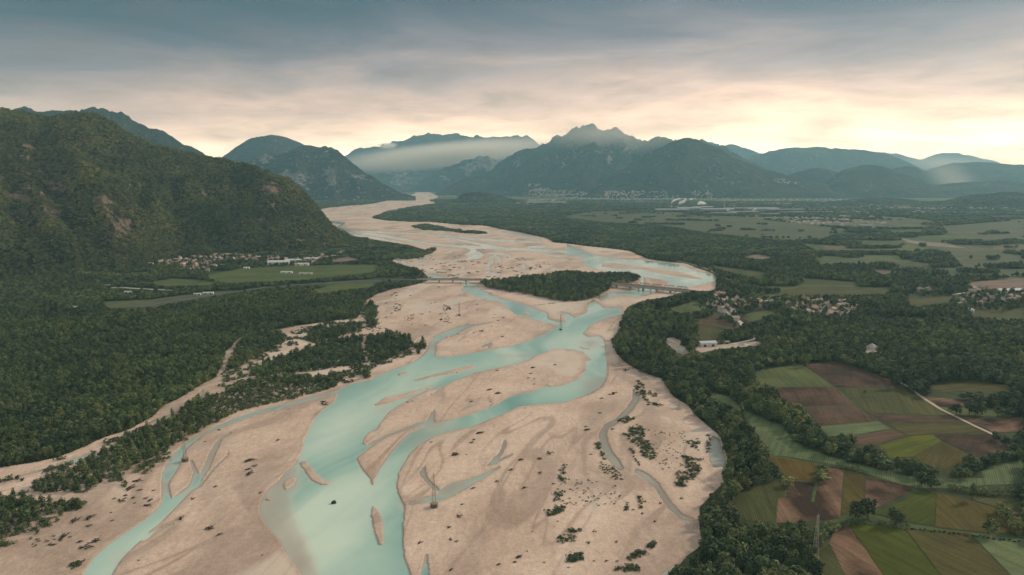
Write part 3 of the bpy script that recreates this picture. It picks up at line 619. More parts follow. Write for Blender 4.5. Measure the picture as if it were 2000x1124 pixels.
VILL = np.zeros(PX.shape, bool)
for p in VILLAGES: VILL |= raster(p)
VEGM = np.zeros(PX.shape, bool)
for p in VEG: VEGM |= raster(p)
for k_ in (3, 6, 9): VEGM |= np.roll(VEGM, -3, axis=0) & (PX < 850) & (PY > 640)
RIGHTM = raster(RIGHT); RFARM = raster(RFAR) ; LEFTM = raster(LEFT)
fb = FIELDMASK | PITMASK | ROADMASK
WOOD = (RIGHTM | RFARM | LEFTM) & ~fb
# thin sandy tracks through the left strips
TRACKS = strip([(716,664),(706,678),(712,695),(716,715)], 3) | strip([(700,628),(712,605),(716,588)], 2.5) | strip([(430,735),(440,705),(465,675)], 3)
WOODALL = (WOOD | VEGM) & ~TRACKS

# --- the ground: one sheet out to the horizon, sunk beneath the river bed
gxs = np.concatenate([np.linspace(-9000, -300, 30), np.arange(-236, 2240, 8.0), np.linspace(2300, 11000, 30)])
gys = np.concatenate([[358.0, 359, 361, 363, 365, 367], np.arange(369, 1210, 4.0), [1240, 1300, 1400, 1600, 2000, 3000]])
gx2, gy2 = np.meshgrid(gxs, gys); vx, vy = ground_at(gx2, gy2); vx = np.clip(vx, -30000, 30000); vy = np.minimum(vy, 34000)
inside = (gx2 > -240) & (gx2 < 2240) & (gy2 > 368) & (gy2 < 1210)
deep = np.where(inside, sample(blur(GRAV, 12, 6), gx2, gy2), 0)
deep = np.where((gy2 >= 1210) & (gx2 > -400) & (gx2 < 1310), 1.0, deep)
vz = -4.0*sst(.72, .98, deep) - .15*sst(.2, .7, deep)
def rdens(x, y):
    return np.where(y > 2300, sst(.44, .50, fbm(x/380, y/150, 4, 61)), np.where(y > 1500, sst(.40, .45, fbm(x/230, y/105, 4, 62)), sst(.30, .34, fbm(x/120, y/80, 3, 64))))
wd = np.where(inside, sample(blur(WOODALL | VILL, 4, 2), gx2, gy2), .4)
wd = np.where(inside & sample(RIGHTM & ~RFARM, gx2, gy2), wd*(.25+.75*rdens(vx, vy)), wd)
far = 1-sst(380, 440, gy2); wd = np.where(inside, np.maximum(wd, 0), .35) * 1.0
h_, w_ = gx2.shape; a = (np.arange(h_-1)[:, None]*w_+np.arange(w_-1)[None]).ravel()
ground = mesh_obj('ground', np.stack([vx, vy, vz], -1).reshape(-1, 3), np.stack([a+w_, a+w_+1, a+1, a], 1), ground_mat(), attrs={'wood': wd})
tag(ground, kind='structure')
# ------------------------------------------------------------------ mountains: each one its own massif
M_near = mountain_mat('near_mountain_forest', (.020, .028, .016), (.040, .044, .022), (.20, .15, .115), .006)
M_mid = mountain_mat('mountain_forest', (.012, .022, .016), (.048, .056, .030), (.26, .22, .19), .0022)
M_far = mountain_mat('far_mountain', (.024, .036, .03), (.055, .06, .038), (.26, .22, .19), .0014)
def mountain(name, sky, foot, ridge, mat, amp=.10, rough=.012, step=3, rows=70, power=1.0, spur=260., seed=1, rocks=(), rockbase=.2, back=.8, ext=True):
    sky = np.array(sky, float); px = np.arange(sky[0, 0], sky[-1, 0]+.1, step)
    py = np.interp(px, sky[:, 0], sky[:, 1])
    k = np.array([1, 2, 3, 2, 1.])/9; py = np.concatenate([py[:2], np.convolve(py, k, 'valid'), py[-2:]])
    fy = np.interp(px, *np.array(foot, float).T) if hasattr(foot, '__len__') else np.full(len(px), float(foot))
    ry = np.interp(px, *np.array(ridge, float).T) if hasattr(ridge, '__len__') else np.full(len(px), float(ridge))
    rx, _, rz = at_depth(px, py, ry); rz = np.maximum(rz, -20)
    fx = (px-1000)/F*fy/cp*(cp*cp)  # same bearing as the ridge point, on the plain
    fx = rx*fy/ry
    t = np.concatenate([np.linspace(0, 1, rows), 1+np.linspace(0, 1, rows//2)[1:]*1.0])[:, None]
    tt = np.minimum(t, 1); bk = np.clip(t-1, 0, 1)
    X = fx+(rx-fx)*tt; Y = fy+(ry-fy)*tt; X = X*(1+bk*back*(ry-fy)/ry); Y = Y+bk*back*(ry-fy)
    prof = np.where(t <= 1, tt**power*(1-.12*np.sin(math.pi*tt)*0), (1-bk)**1.3)
    rise = np.maximum(rz, 1.0)
    env = np.sin(math.pi*np.clip(tt*.97, 0, 1))**.7*(t <= 1) + np.sin(math.pi*bk)*(t > 1)
    arc = np.cumsum(np.hypot(np.gradient(rx), np.gradient(ry)))[None, :]
    sp1 = ridged(arc/spur+.8*fbm(X/spur/2, Y/spur/2, 3, seed+5), tt*1.1+seed, 4, seed)
    sp2 = fbm(X/(spur*.45), Y/(spur*.45), 4, seed+11)
    Z = rise*prof + rise*env*amp*2.6*(sp1-.6) + rise*env*amp*1.6*(sp2-.5)
    sk = (fbm(arc/(spur*.30), np.zeros_like(arc)+seed, 5, seed+3, .65)-.5)*3*rough*rise + (ridged(arc/(spur*.26), np.zeros_like(arc)+seed, 4, seed+6)-.66)*3.2*rough*rise + (fbm(arc/14.0, arc*0+seed, 2, seed+8)-.5)*(7 if mat is M_near else rough*260)
    Z = Z + sk*np.exp(-((t-1)/.12)**2)
    Z = np.where(t == 0, -6.0, np.maximum(Z, -6+12*tt)) 
    qx, qy = project(X, Y, Z)
    rk = np.full(X.shape, rockbase) + .30*(ridged(arc/spur*1.7+tt, tt*2, 3, seed+20)-.6)
    for x, y, ax, ay, am in rocks: rk = rk+(.8*am if mat is M_near else am)*(.35+1.3*fbm(X/38, Y/38+Z/30, 3, 7) if mat is M_near else 1)*np.exp(-((qx-x)/ax)**2-((qy-y)/ay)**2)*(t <= 1)
    h_, w_ = X.shape; a = (np.arange(h_-1)[:, None]*w_+np.arange(w_-1)[None]).ravel()
    V = np.stack([X, Y, Z], -1)
    o = mesh_obj(name, V.reshape(-1, 3), np.stack([a, a+1, a+w_+1, a+w_], 1), mat, attrs={'rock': rk}, smooth=True)
    tag(o, kind='structure')
    return V, rk, rows
def depth_of(py): return ground_at(1000, py)[1]*1.0
fd = lambda lst: [(x, float(ground_at(1000, y)[1])) for x, y in lst]

NEAR = mountain('mountain', [(-460,190),(-240,198),(-100,208),(0,212),(25,216),(60,226),(95,229),(125,224),(165,221),(195,228),(240,252),(300,284),(345,298),(420,308),(470,322),(500,332),(540,345),(565,352),(590,372),(620,404),(636,424),(655,446),(675,458),(695,470),(720,478)],
    fd([(-460,560),(-240,550),(0,544),(60,548),(120,546),(200,535),(260,520),(330,505),(420,500),(520,496),(600,492),(650,484),(690,479),(720,480)]),
    [(-460,2500),(-240,2500),(0,2550),(100,2650),(170,2700),(300,2900),(420,2950),(560,2850),(620,2800),(655,2780),(720,2760)],
    M_near, amp=.19, rough=.003, step=2, rows=170, power=.92, spur=260., seed=4, rockbase=.29,
    rocks=[(55,295,14,28,.45),(140,345,12,24,.3),(200,395,28,14,.55),(230,430,30,12,.35),(255,365,10,25,.35),(275,365,9,8,.5),(290,400,22,9,.5),(325,412,14,6,.4),(400,375,14,12,.35),(425,330,6,12,.4),(530,370,24,12,.6),(535,395,12,10,.5),(510,430,14,10,.35),(590,470,14,4,.6),(30,380,26,14,.35),(110,360,30,20,.25),(350,425,10,10,.3),(80,400,60,30,.2),(240,455,30,20,.25)])
mountain('mountain', [(-300,240),(-60,224),(30,213),(60,214),(90,215),(150,212),(200,214),(222,218),(240,223),(265,236),(290,250),(318,256),(332,265),(350,277),(400,300),(440,318),(500,345),(540,380)], 5400., 6800., M_mid, amp=.10, rough=.014, seed=9, rows=70, spur=300)
mountain('mountain', [(340,375),(380,350),(430,307),(465,285),(500,266),(530,262),(560,268),(590,283),(640,310),(700,360),(720,380)], 10000., 11200., M_mid, amp=.06, seed=12, spur=700, rows=50, power=.75, rough=.012)
mountain('mountain', [(400,384),(440,350),(480,319),(500,309),(520,302),(545,302),(570,292),(600,284),(620,285),(635,283),(660,296),(690,320),(715,338),(735,350),(765,368),(790,379),(812,384)], 8000., [(400,9000),(640,9000),(812,8250)], M_mid, amp=.12, seed=15, spur=420, rows=110, step=2, rough=.02, rockbase=.27, rocks=[(645,345,10,16,.75),(585,350,24,10,.4),(515,312,8,10,.45),(560,340,14,8,.35),(705,345,14,5,.4)])
mountain('mountain', [(620,350),(650,322),(675,302),(690,293),(720,287),(760,278),(775,276),(792,278),(800,272),(815,267),(832,264),(860,266),(885,261),(905,265),(930,268),(955,271),(965,269),(990,269),(1015,268),(1030,266),(1045,279),(1080,300),(1150,330)], 15500., 19000., M_far, amp=.16, seed=21, spur=1100, rows=80, step=2, rough=.03, rocks=[(780,345,30,20,.3)])
mountain('mountain', [(780,374),(800,368),(830,350),(858,331),(890,322),(915,313),(940,305),(955,308),(975,318),(990,316),(1005,326),(1040,345),(1080,370)], 13000., 14000., M_far, amp=.16, seed=27, spur=420, rows=80, step=2, rough=.04, rocks=[(915,330,16,14,.5),(945,316,20,10,.55),(965,325,22,12,.5),(860,340,10,10,.3)])
mountain('mountain', [(850,379),(870,368),(900,352),(925,345),(945,343),(975,350),(1000,364),(1020,376),(1040,382)], 10700., 11500., M_mid, amp=.07, seed=31, spur=400, rows=50)
CENTRAL = mountain('mountain', [(880,380),(930,352),(955,335),(985,308),(1010,296),(1040,290),(1055,283),(1070,280),(1085,270),(1097,264),(1110,257),(1130,251),(1143,246),(1152,250),(1165,251),(1178,253),(1190,251),(1205,248),(1215,254),(1228,261),(1240,268),(1262,266),(1275,262),(1290,266),(1310,268),(1320,273),(1345,272),(1365,274),(1385,280),(1420,290),(1455,310),(1500,335),(1550,360),(1600,380)], [(880,10300),(1150,9400),(1600,9400)], 12600., M_mid, amp=.15, seed=35, spur=620, rows=130, step=2, rough=.034, power=1.05, rocks=[(1088,310,3,14,.35),(1100,322,5,8,.5),(1190,310,7,14,.5),(1175,295,8,8,.3),(1225,290,14,14,.3),(1010,320,10,10,.25),(1120,300,20,14,.18)])
SPUR = mountain('mountain', [(1120,386),(1150,372),(1180,350),(1220,328),(1260,300),(1300,283),(1335,269),(1350,270),(1370,277),(1400,288),(1440,310),(1490,330),(1540,343),(1600,357),(1660,372),(1700,386)], 8900., 10000., M_mid, amp=.10, seed=41, spur=520, rows=90, step=2, rough=.01, power=.95)
mountain('mountain', [(1380,340),(1440,322),(1470,306),(1510,295),(1530,291),(1560,288),(1575,289),(1600,286),(1640,290),(1690,293),(1720,298),(1760,312),(1800,330),(1850,352)], 14000., 17000., M_far, amp=.10, seed=45, spur=900, rows=60, rough=.012)
mountain('mountain', [(1340,300),(1372,272),(1385,273),(1400,280),(1412,282),(1440,284),(1480,298),(1530,320)], 19000., 22000., M_far, amp=.12, seed=48, spur=900, rows=40, rough=.03)
mountain('mountain', [(1480,375),(1520,352),(1560,335),(1590,329),(1605,328),(1640,338),(1680,356),(1720,378)], 9800., 10900., M_mid, amp=.07, seed=51, spur=480, rows=50)
mountain('mountain', [(1570,384),(1600,366),(1640,336),(1670,325),(1695,322),(1720,324),(1740,330),(1760,339),(1800,353),(1840,370),(1880,386)], 9100., 10300., M_mid, amp=.07, seed=54, spur=480, rows=60)
mountain('mountain', [(1690,360),(1720,342),(1750,327),(1775,324),(1800,332),(1830,350),(1870,376)], 11300., 12300., M_mid, amp=.07, seed=57, spur=500, rows=50)
mountain('mountain', [(1720,374),(1760,355),(1790,340),(1830,326),(1860,319),(1900,317),(1950,319),(2000,322),(2100,330),(2240,345)], 11500., 14500., M_mid, amp=.09, seed=61, spur=800, rows=60)
mountain('mountain', [(1760,383),(1800,366),(1850,359),(1900,355),(1950,353),(2000,358),(2100,362),(2240,366)], 9400., 10600., M_mid, amp=.07, seed=64, spur=600, rows=40)
mountain('mountain', [(1660,322),(1700,300),(1720,298),(1760,303),(1800,311),(1840,300),(1870,297),(1900,306),(1950,318),(2000,328),(2060,340)], 22000., 26000., M_far, amp=.12, seed=67, spur=1500, rows=40, rough=.02)
KNOLL = mountain('hill', [(1780,406),(1810,402),(1840,395),(1880,386),(1905,381),(1930,380),(1960,376),(2000,378),(2080,385),(2150,395),(2220,404)], 5900., 6900., M_mid, amp=.08, seed=71, spur=260, rows=50, power=.8)
KNOLL2 = mountain('hill', [(850,399),(875,395),(892,390),(900,383),(908,379),(925,377),(950,378),(970,382),(990,388),(1008,392),(1030,399)], 7100., 7450., M_mid, amp=.10, seed=74, spur=160, rows=40, step=1.5, power=.7)
mountain('hill', [(1560,399),(1620,394),(1680,388),(1720,386),(1770,389),(1830,396),(1880,400)], 6500., 7100., M_mid, amp=.08, seed=77, spur=260, rows=40)
# ------------------------------------------------------------------ trees and bushes: models
def leaf_cloud(blobs, per, q, rg, up=.25):
    """leaf sprays spread over the surface of many small clumps"""
    V = []; 
    for (c, r) in blobs:
        n = max(6, int(per*r*r)); d = rg.normal(size=(n, 3)); d[:, 2] += up; d /= np.linalg.norm(d, axis=1)[:, None]
        p = np.array(c)+d*(r*rg.uniform(.72, 1.06, n))[:, None]
        nn = d+rg.normal(0, .45, (n, 3)); nn /= np.linalg.norm(nn, axis=1)[:, None]
        u = np.cross(nn, rg.normal(size=(n, 3))); u /= np.linalg.norm(u, axis=1)[:, None]; w = np.cross(nn, u)
        s = (q*rg.uniform(.6, 1.25, n))[:, None]; e = rg.uniform(.55, 1, n)[:, None]
        V.append(np.stack([p-u*s-w*s*e*.4, p+u*s*.3-w*s*e, p+u*s+w*s*e*.4, p-u*s*.3+w*s*e], 1))
    V = np.concatenate(V); n = len(V)
    return V.reshape(-1, 3), np.arange(n*4).reshape(n, 4)
def broadleaf(rg):
    blobs = []; k = rg.integers(11, 16)
    for i in range(k):
        d = rg.normal(size=3); d /= np.linalg.norm(d); rr = rg.uniform(.35, 1)**.6
        blobs.append(((d[0]*3.2*rr, d[1]*3.2*rr, 6.6+d[2]*3.6*rr), rg.uniform(1.3, 2.2)))
    blobs.append(((0, 0, 6.4), 2.7)); blobs.append(((rg.normal(0, .6), rg.normal(0, .6), 9.9), 1.6))
    return leaf_cloud(blobs, 9.5, .62, rg)
def poplar(rg):
    blobs = []; hgt = rg.uniform(9.5, 11.5)
    for i in range(9):
        z = 1.8+(hgt-2.8)*i/8; w = 1.35*math.sin(math.pi*(.18+.74*i/8))
        blobs.append(((rg.normal(0, .55*w), rg.normal(0, .55*w), z), .75+.75*w))
    return leaf_cloud(blobs, 13, .5, rg, .1)
def bush(rg):
    blobs = [((rg.normal(0, .8), rg.normal(0, .8), rg.uniform(.6, 1.4)), rg.uniform(.6, 1.1)) for _ in range(6)]
    return leaf_cloud(blobs, 16, .36, rg, .4)
def copse(rg):
    blobs = []
    for i in range(16):
        a = rg.uniform(0, 6.28); r = math.sqrt(rg.uniform(0, 1))*4.1
        blobs.append(((r*math.cos(a), r*math.sin(a), rg.uniform(3.6, 8.6)-.25*r), rg.uniform(1.5, 2.3)))
    return leaf_cloud(blobs, 7.5, .72, rg)
def trunk_mb(h, r, rg, limbs=4):
    m = MB(); lean = rg.normal(0, .25, 2); top = (lean[0], lean[1], h); m.bar((0, 0, -.4), top, r*2, r*1.1, 7)
    for i in range(limbs):
        z = h*rg.uniform(.55, 1); a = 6.28*i/limbs+rg.uniform(-.5, .5); L = rg.uniform(1.6, 2.8)
        p = (lean[0]*z/h, lean[1]*z/h, z); m.bar(p, (p[0]+L*math.cos(a), p[1]+L*math.sin(a), z+L*1.0), r*.9, r*.3, 5)
    return m
PROTO = {}
def make_protos(kind, fn, n, mat, th, tr, limbs):
    col = bpy.data.collections.new('models_'+kind); lst = []     # never linked to the scene: only its meshes are used
    for i in range(n):
        rg = np.random.default_rng(100+i*7+len(kind)); v, f = fn(rg); t = trunk_mb(th, tr, rg, limbs)
        tv = np.array(t.v); full = mesh_obj(kind+'_model', np.concatenate([v, tv]), [list(q) for q in f.tolist()]+[[k+len(v) for k in q] for q in t.f], mat, link=False)
        full.data.materials.append(M_bark); mi = np.zeros(len(full.data.polygons), np.int32); mi[len(f):] = 1; full.data.polygons.foreach_set('material_index', mi)
        full.name = '%s_model_%02d' % (kind, i); col.objects.link(full)
        cr = mesh_obj('crown', v, f, mat, link=False).data; tk = t.build('trunk', M_bark, link=False).data
        lst.append((cr, tk))
    PROTO[kind] = (col, lst, n)
make_protos('broadleaf', broadleaf, 7, M_leaf, 6.0, .32, 5)
make_protos('poplar', poplar, 6, M_poplar, 8.0, .16, 3)
make_protos('bush', bush, 5, M_bush, .9, .08, 3)
make_protos('copse', copse, 6, M_leaf, 5.0, .4, 4)
make_protos('hilltree', copse, 6, M_hill_leaf, 5.0, .4, 4)

def scatter(name, pts, scl, kind, label, cat):
    col, lst, n = PROTO[kind]; m = len(pts)
    me = bpy.data.meshes.new(name); me.vertices.add(m); me.vertices.foreach_set('co', np.asarray(pts, np.float32).ravel())
    at = me.attributes.new('siz', 'FLOAT_VECTOR', 'POINT'); at.data.foreach_set('vector', np.asarray(scl, np.float32).ravel())
    at = me.attributes.new('spin', 'FLOAT', 'POINT'); at.data.foreach_set('value', rng.uniform(0, 6.28, m).astype(np.float32))
    at = me.attributes.new('pick', 'INT', 'POINT'); at.data.foreach_set('value', rng.integers(0, n, m).astype(np.int32))
    o = bpy.data.objects.new(name, me); COL.objects.link(o)
    ng = bpy.data.node_groups.new(name+'_scatter', 'GeometryNodeTree'); ng.interface.new_socket('Geometry', in_out='INPUT', socket_type='NodeSocketGeometry'); ng.interface.new_socket('Geometry', in_out='OUTPUT', socket_type='NodeSocketGeometry')
    gi = ng.nodes.new('NodeGroupInput'); go = ng.nodes.new('NodeGroupOutput'); ip = ng.nodes.new('GeometryNodeInstanceOnPoints'); ci = ng.nodes.new('GeometryNodeCollectionInfo')
    ci.inputs['Collection'].default_value = col; ci.inputs['Separate Children'].default_value = True; ci.inputs['Reset Children'].default_value = True; ci.transform_space = 'ORIGINAL'
    def na(nm, ty):
        a = ng.nodes.new('GeometryNodeInputNamedAttribute'); a.data_type = ty; a.inputs['Name'].default_value = nm; return a.outputs[0]
    L = ng.links.new; L(gi.outputs[0], ip.inputs['Points']); L(ci.outputs[0], ip.inputs['Instance']); ip.inputs['Pick Instance'].default_value = True
    L(na('pick', 'INT'), ip.inputs['Instance Index']); L(na('siz', 'FLOAT_VECTOR'), ip.inputs['Scale'])
    cb = ng.nodes.new('ShaderNodeCombineXYZ'); L(na('spin', 'FLOAT'), cb.inputs[2]); L(cb.outputs[0], ip.inputs['Rotation']); L(ip.outputs[0], go.inputs[0])
    md = o.modifiers.new('scatter', 'NODES'); md.node_group = ng
    return tag(o, label, cat, kind='stuff')

# ------------------------------------------------------------------ where trees grow
FARP = raster([(1010,399),(1040,394),(1100,389),(1300,391),(1500,393),(2240,392),(2240,450),(1560,470),(1400,446),(1250,434),(1200,419),(1110,405),(1060,404)]) & ~FIELDMASK
FARL = raster([(600,413),(600,394),(690,392),(800,385),(790,387),(765,390),(740,396),(720,399),(680,402),(640,406)]) | raster([(838,391),(870,385),(1040,386),(1030,394),(1000,397),(860,397),(845,394)])
BUSHZONE = raster([(440,775),(500,765),(560,757),(640,752),(650,757),(620,769),(560,783),(500,795),(440,815),(415,822),(405,805)])
LSCRUB = (raster([(430,738),(470,665),(500,652),(700,620),(712,590),(740,600),(735,650),(810,662),(812,690),(700,735),(670,760),(480,800),(430,800)]) | raster([(-100,960),(110,900),(390,800),(420,820),(330,900),(200,985),(100,1030),(-100,1120)])) & GRAV & ~CHAN & ~VEGM
ALLW = WOODALL | VILL | FARP | FARL
trees = {'broad': [], 'pop': [], 'bush': [], 'far': [], 'island': []}
for (y0, y1, s, side) in ((330, 620, 7.2, 1), (620, 900, 7.0, 1), (900, 1400, 7.2, 1), (330, 900, 5.2, -1), (900, 1400, 5.6, -1), (1400, 2200, 7.5, 0), (2200, 3400, 12, 0), (3400, 5200, 17, 0), (5200, 8200, 27, 0)):
    xm = y1*.80+120
    gx_, gy_ = np.meshgrid(np.arange(-xm, xm, s), np.arange(y0, y1, s)); n_ = gx_.size
    x = gx_.ravel()+rng.uniform(-.45, .45, n_)*s; y = gy_.ravel()+rng.uniform(-.45, .45, n_)*s
    px, py = project(x, y, 0*x)
    hedgy = sample(FIELDMASK, px, py) & (y > 1900) & (x > 0) & (ridged(x/330+y/900, y/190-x/1500, 2, 97) > .90) & (fbm(x/90, y/60, 2, 98) > .45)
    ok = (px > -200) & (px < 2200) & (py < 1205) & (sample(ALLW, px, py) | hedgy | (sample(LSCRUB, px, py) & (fbm(x/16, y/16, 3, 51) > .56) & (side < 0))) & ((side == 0) | ((px < 905) if side < 0 else (px >= 905)))
    x, y, px, py, hedgy = x[ok], y[ok], px[ok], py[ok], hedgy[ok]
    scr = sample(LSCRUB, px, py); veg = sample(VEGM, px, py) | scr; left = sample(LEFTM, px, py); vill = sample(VILL, px, py); rfar = sample(RFARM, px, py)
    right = sample(RIGHTM, px, py) & ~rfar
    isl = veg & (px > 900)
    strip_ = veg & ~isl
    big = fbm(x/90, y/90, 3, 91)
    h = np.where(strip_, rng.uniform(5.5, 10.5, len(x)), np.where(left, rng.uniform(5.5, 11.5, len(x)), rng.uniform(7, 16, len(x))))
    h *= .72+.56*big
    edge = sample(blur(GRAV, 14, 7), px, py)
    bz = sample(BUSHZONE, px, py)
    pop = (strip_ | (left & (py > 590) & (rng.uniform(0, 1, len(x)) < .25+.9*edge+1.1*(fbm(x/70, y/70, 2, 17)-.35)))) & ~vill
    qx, qy = project(x, y, h*.80)
    top_ok = sample(ALLW, qx, qy) | strip_
    mid_ok = sample(ALLW, *project(x, y, h*.4)) | strip_
    u = rng.uniform(0, 1, len(x))
    dens = np.where(vill, .26, 1.0)
    dens = np.where(strip_, sst(.16, .30, fbm(x/18, y/18, 3, 55)+.10*(py > 735)), dens)
    dens = np.where((right | sample(FARP, px, py)) & ~rfar & ~vill & ((y > 1100) | (fbm(x/120, y/80, 3, 64) < 0)), rdens(x, y), dens)
    dens = np.where(left & (y > 1650) & ~vill, sst(.40, .47, fbm(x/150, y/90, 3, 63)), dens)
    dens = np.where(left & (y < 1300) & (y > 900), np.maximum(dens*sst(.30, .36, fbm(x/60, y/60, 3, 65)), .25), dens)
    ok = (top_ok & mid_ok & (u < dens)) | hedgy
    x, y, h, pop, isl, bz, right, big, s_px, strip_, scr = [a[ok] for a in (x, y, h, pop, isl, bz, right, big, px, strip_, scr)]
    wd_ = s*rng.uniform(.8, 1.75, len(x))
    arr = np.stack([x, y, h, wd_], 1)
    small = scr | bz | (strip_ & (rng.uniform(0, 1, len(x)) < .35))
    if y0 >= 2200: trees['far'].append(arr)
    else:
        trees['island'].append(arr[isl]); trees['bush'].append(arr[small & ~isl]); trees['pop'].append(arr[pop & ~small & ~isl]); trees['broad'].append(arr[~pop & ~isl & ~small])
T = {k: np.concatenate(v) for k, v in trees.items()}

def in_frame(a):
    px, py = project(a[:, 0], a[:, 1], a[:, 2]*.6); return (px > 4) & (px < 1996) & (py < 1118)
def tree_objects(name, kind, arr, label, cat, group, base_h, base_w, wfac=1.0):
    lst = PROTO[kind][1]
    for i, (x, y, h, w) in enumerate(arr):
        cr, tk = lst[i % len(lst)]
        r = thing(name, label(x, y, h) if callable(label) else label, cat, (x, y, 0), float(rng.uniform(0, 6.28)), group)
        r.scale = (w*wfac/base_w, w*wfac/base_w, h/base_h)
        for nm, me in (('crown', cr), ('trunk', tk)):
            c = bpy.data.objects.new(nm, me); COL.objects.link(c); c.parent = r
def split_near(a, n=300):
    px, _ = project(a[:, 0], a[:, 1], 0*a[:, 0]); d = np.hypot(a[:, 0], a[:, 1]) + np.where(in_frame(a), 0, 1e6)
    o = np.argsort(d); return a[o[:n]], a[o[n:]]
ones = lambda n: np.ones(n)
near, rest = split_near(T['broad'])
rt = near[:, 0] > 0
tree_objects('broadleaf_tree', 'broadleaf', near[rt], 'leafy dark green broadleaf tree in the dense wood between gravel bed and crop fields', 'tree', 'trees of the riverside wood by the fields', 11.5, 9.6, 1.22)
if (~rt).any(): tree_objects('broadleaf_tree', 'broadleaf', near[~rt], 'low dark green broadleaf tree in the wide forest left of the gravel side channel', 'tree', 'broadleaf trees of the left forest', 11.5, 9.6, 1.15)
rr_ = rest[:, 0] > 0
for sel, nm, lb, wf in ((rr_, 'woodland', 'dense dark green broadleaf woodland covering the plain right of the river', 1.25), (~rr_, 'floodplain_forest', 'wide dark green forest filling the plain left of the river', 1.15)):
    a = rest[sel]; scatter(nm, np.stack([a[:, 0], a[:, 1], 0*a[:, 0]], 1), np.stack([a[:, 3]*wf/9.6, a[:, 3]*wf/9.6, a[:, 2]/11.5], 1), 'broadleaf', lb, 'woodland')
a = T['island']; scatter('island_wood', np.stack([a[:, 0], a[:, 1], 0*a[:, 0]], 1), np.stack([a[:, 3]*1.2/9.6, a[:, 3]*1.2/9.6, a[:, 2]/11.5], 1), 'broadleaf', 'dark wooded island in the gravel river bed between the two bridge spans', 'woodland')
near, rest = split_near(T['pop'])
tree_objects('poplar_tree', 'poplar', near, 'slender upright young poplar among the strips of growth along the left gravel channel', 'tree', 'young poplars along the left side channel', 10.8, 3.6, .62)
a = rest; scatter('poplar_wood', np.stack([a[:, 0], a[:, 1], 0*a[:, 0]], 1), np.stack([a[:, 3]*.75/3.6, a[:, 3]*.75/3.6, a[:, 2]/10.8], 1), 'poplar', 'upright young poplars growing in dense stands along the left bank', 'woodland')
a = T['bush']; scatter('undergrowth', np.stack([a[:, 0], a[:, 1], 0*a[:, 0]+.25], 1), np.stack([a[:, 3]*.9/3.4, a[:, 3]*.9/3.4, a[:, 2]*.36/2.2], 1), 'bush', 'low green scrub filling the strips between the gravel channels', 'scrub')
a = T['far']; scatter('distant_woodland', np.stack([a[:, 0], a[:, 1], 0*a[:, 0]], 1), np.stack([a[:, 3]*1.25/11, a[:, 3]*1.25/11, np.minimum(a[:, 2], 14)/10.5], 1), 'copse', 'far woods and hedgerows spread over the hazy plain', 'woodland')

# forest on the near mountain
V_, rk_, rows_ = NEAR
def slope_trees(V, rk, r1, spacing, jit=1.0):
    A = V[:r1-1, :-1]; B = V[1:r1, :-1]; C = V[:r1-1, 1:]
    area = np.linalg.norm(np.cross(B-A, C-A), axis=-1); n = (area/spacing**2).ravel(); idx = np.repeat(np.arange(n.size), rng.poisson(n))
    j, i = np.unravel_index(idx, area.shape); u = rng.uniform(0, 1, len(j))[:, None]; v = rng.uniform(0, 1, len(j))[:, None]
    P = A[j, i]+(B[j, i]-A[j, i])*u+(C[j, i]-A[j, i])*v
    r = rk[:r1-1, :-1][j, i]; keep = (r+.9*(fbm(P[:, 0]/28, P[:, 1]/28+P[:, 2]/20, 3, 5)-.5) < .52) & (P[:, 2] > 0)
    return P[keep]
P = slope_trees(V_, rk_, rows_+6, 6.8); px, py = project(P[:, 0], P[:, 1], P[:, 2]); P = P[(px > -30) & (px < 800)]
b = fbm(P[:, 0]/120, P[:, 1]/120, 3, 71); sc = rng.uniform(.45, 1.05, len(P))*(.65+.7*b)
scatter('hillside_forest', P-np.array([0, 0, 1.0]), np.stack([sc*1.05, sc*1.05, sc*rng.uniform(.75, 1.15, len(P))], 1), 'hilltree', 'dark mixed forest clothing the slopes of the large left mountain', 'forest')
for V2, rk2, r2 in (KNOLL, KNOLL2):
    P2 = slope_trees(V2, rk2, r2+3, 17); sc = rng.uniform(1.3, 2.3, len(P2))
    scatter('hill_wood', P2-np.array([0, 0, 2.]), np.stack([sc, sc, sc*.7], 1), 'hilltree', 'dark wood covering the low hill far right on the plain' if V2 is KNOLL[0] else 'dark wood covering the small knoll beside the far river bend', 'woodland')
print('TREES', {k: len(v) for k, v in T.items()}, len(P))
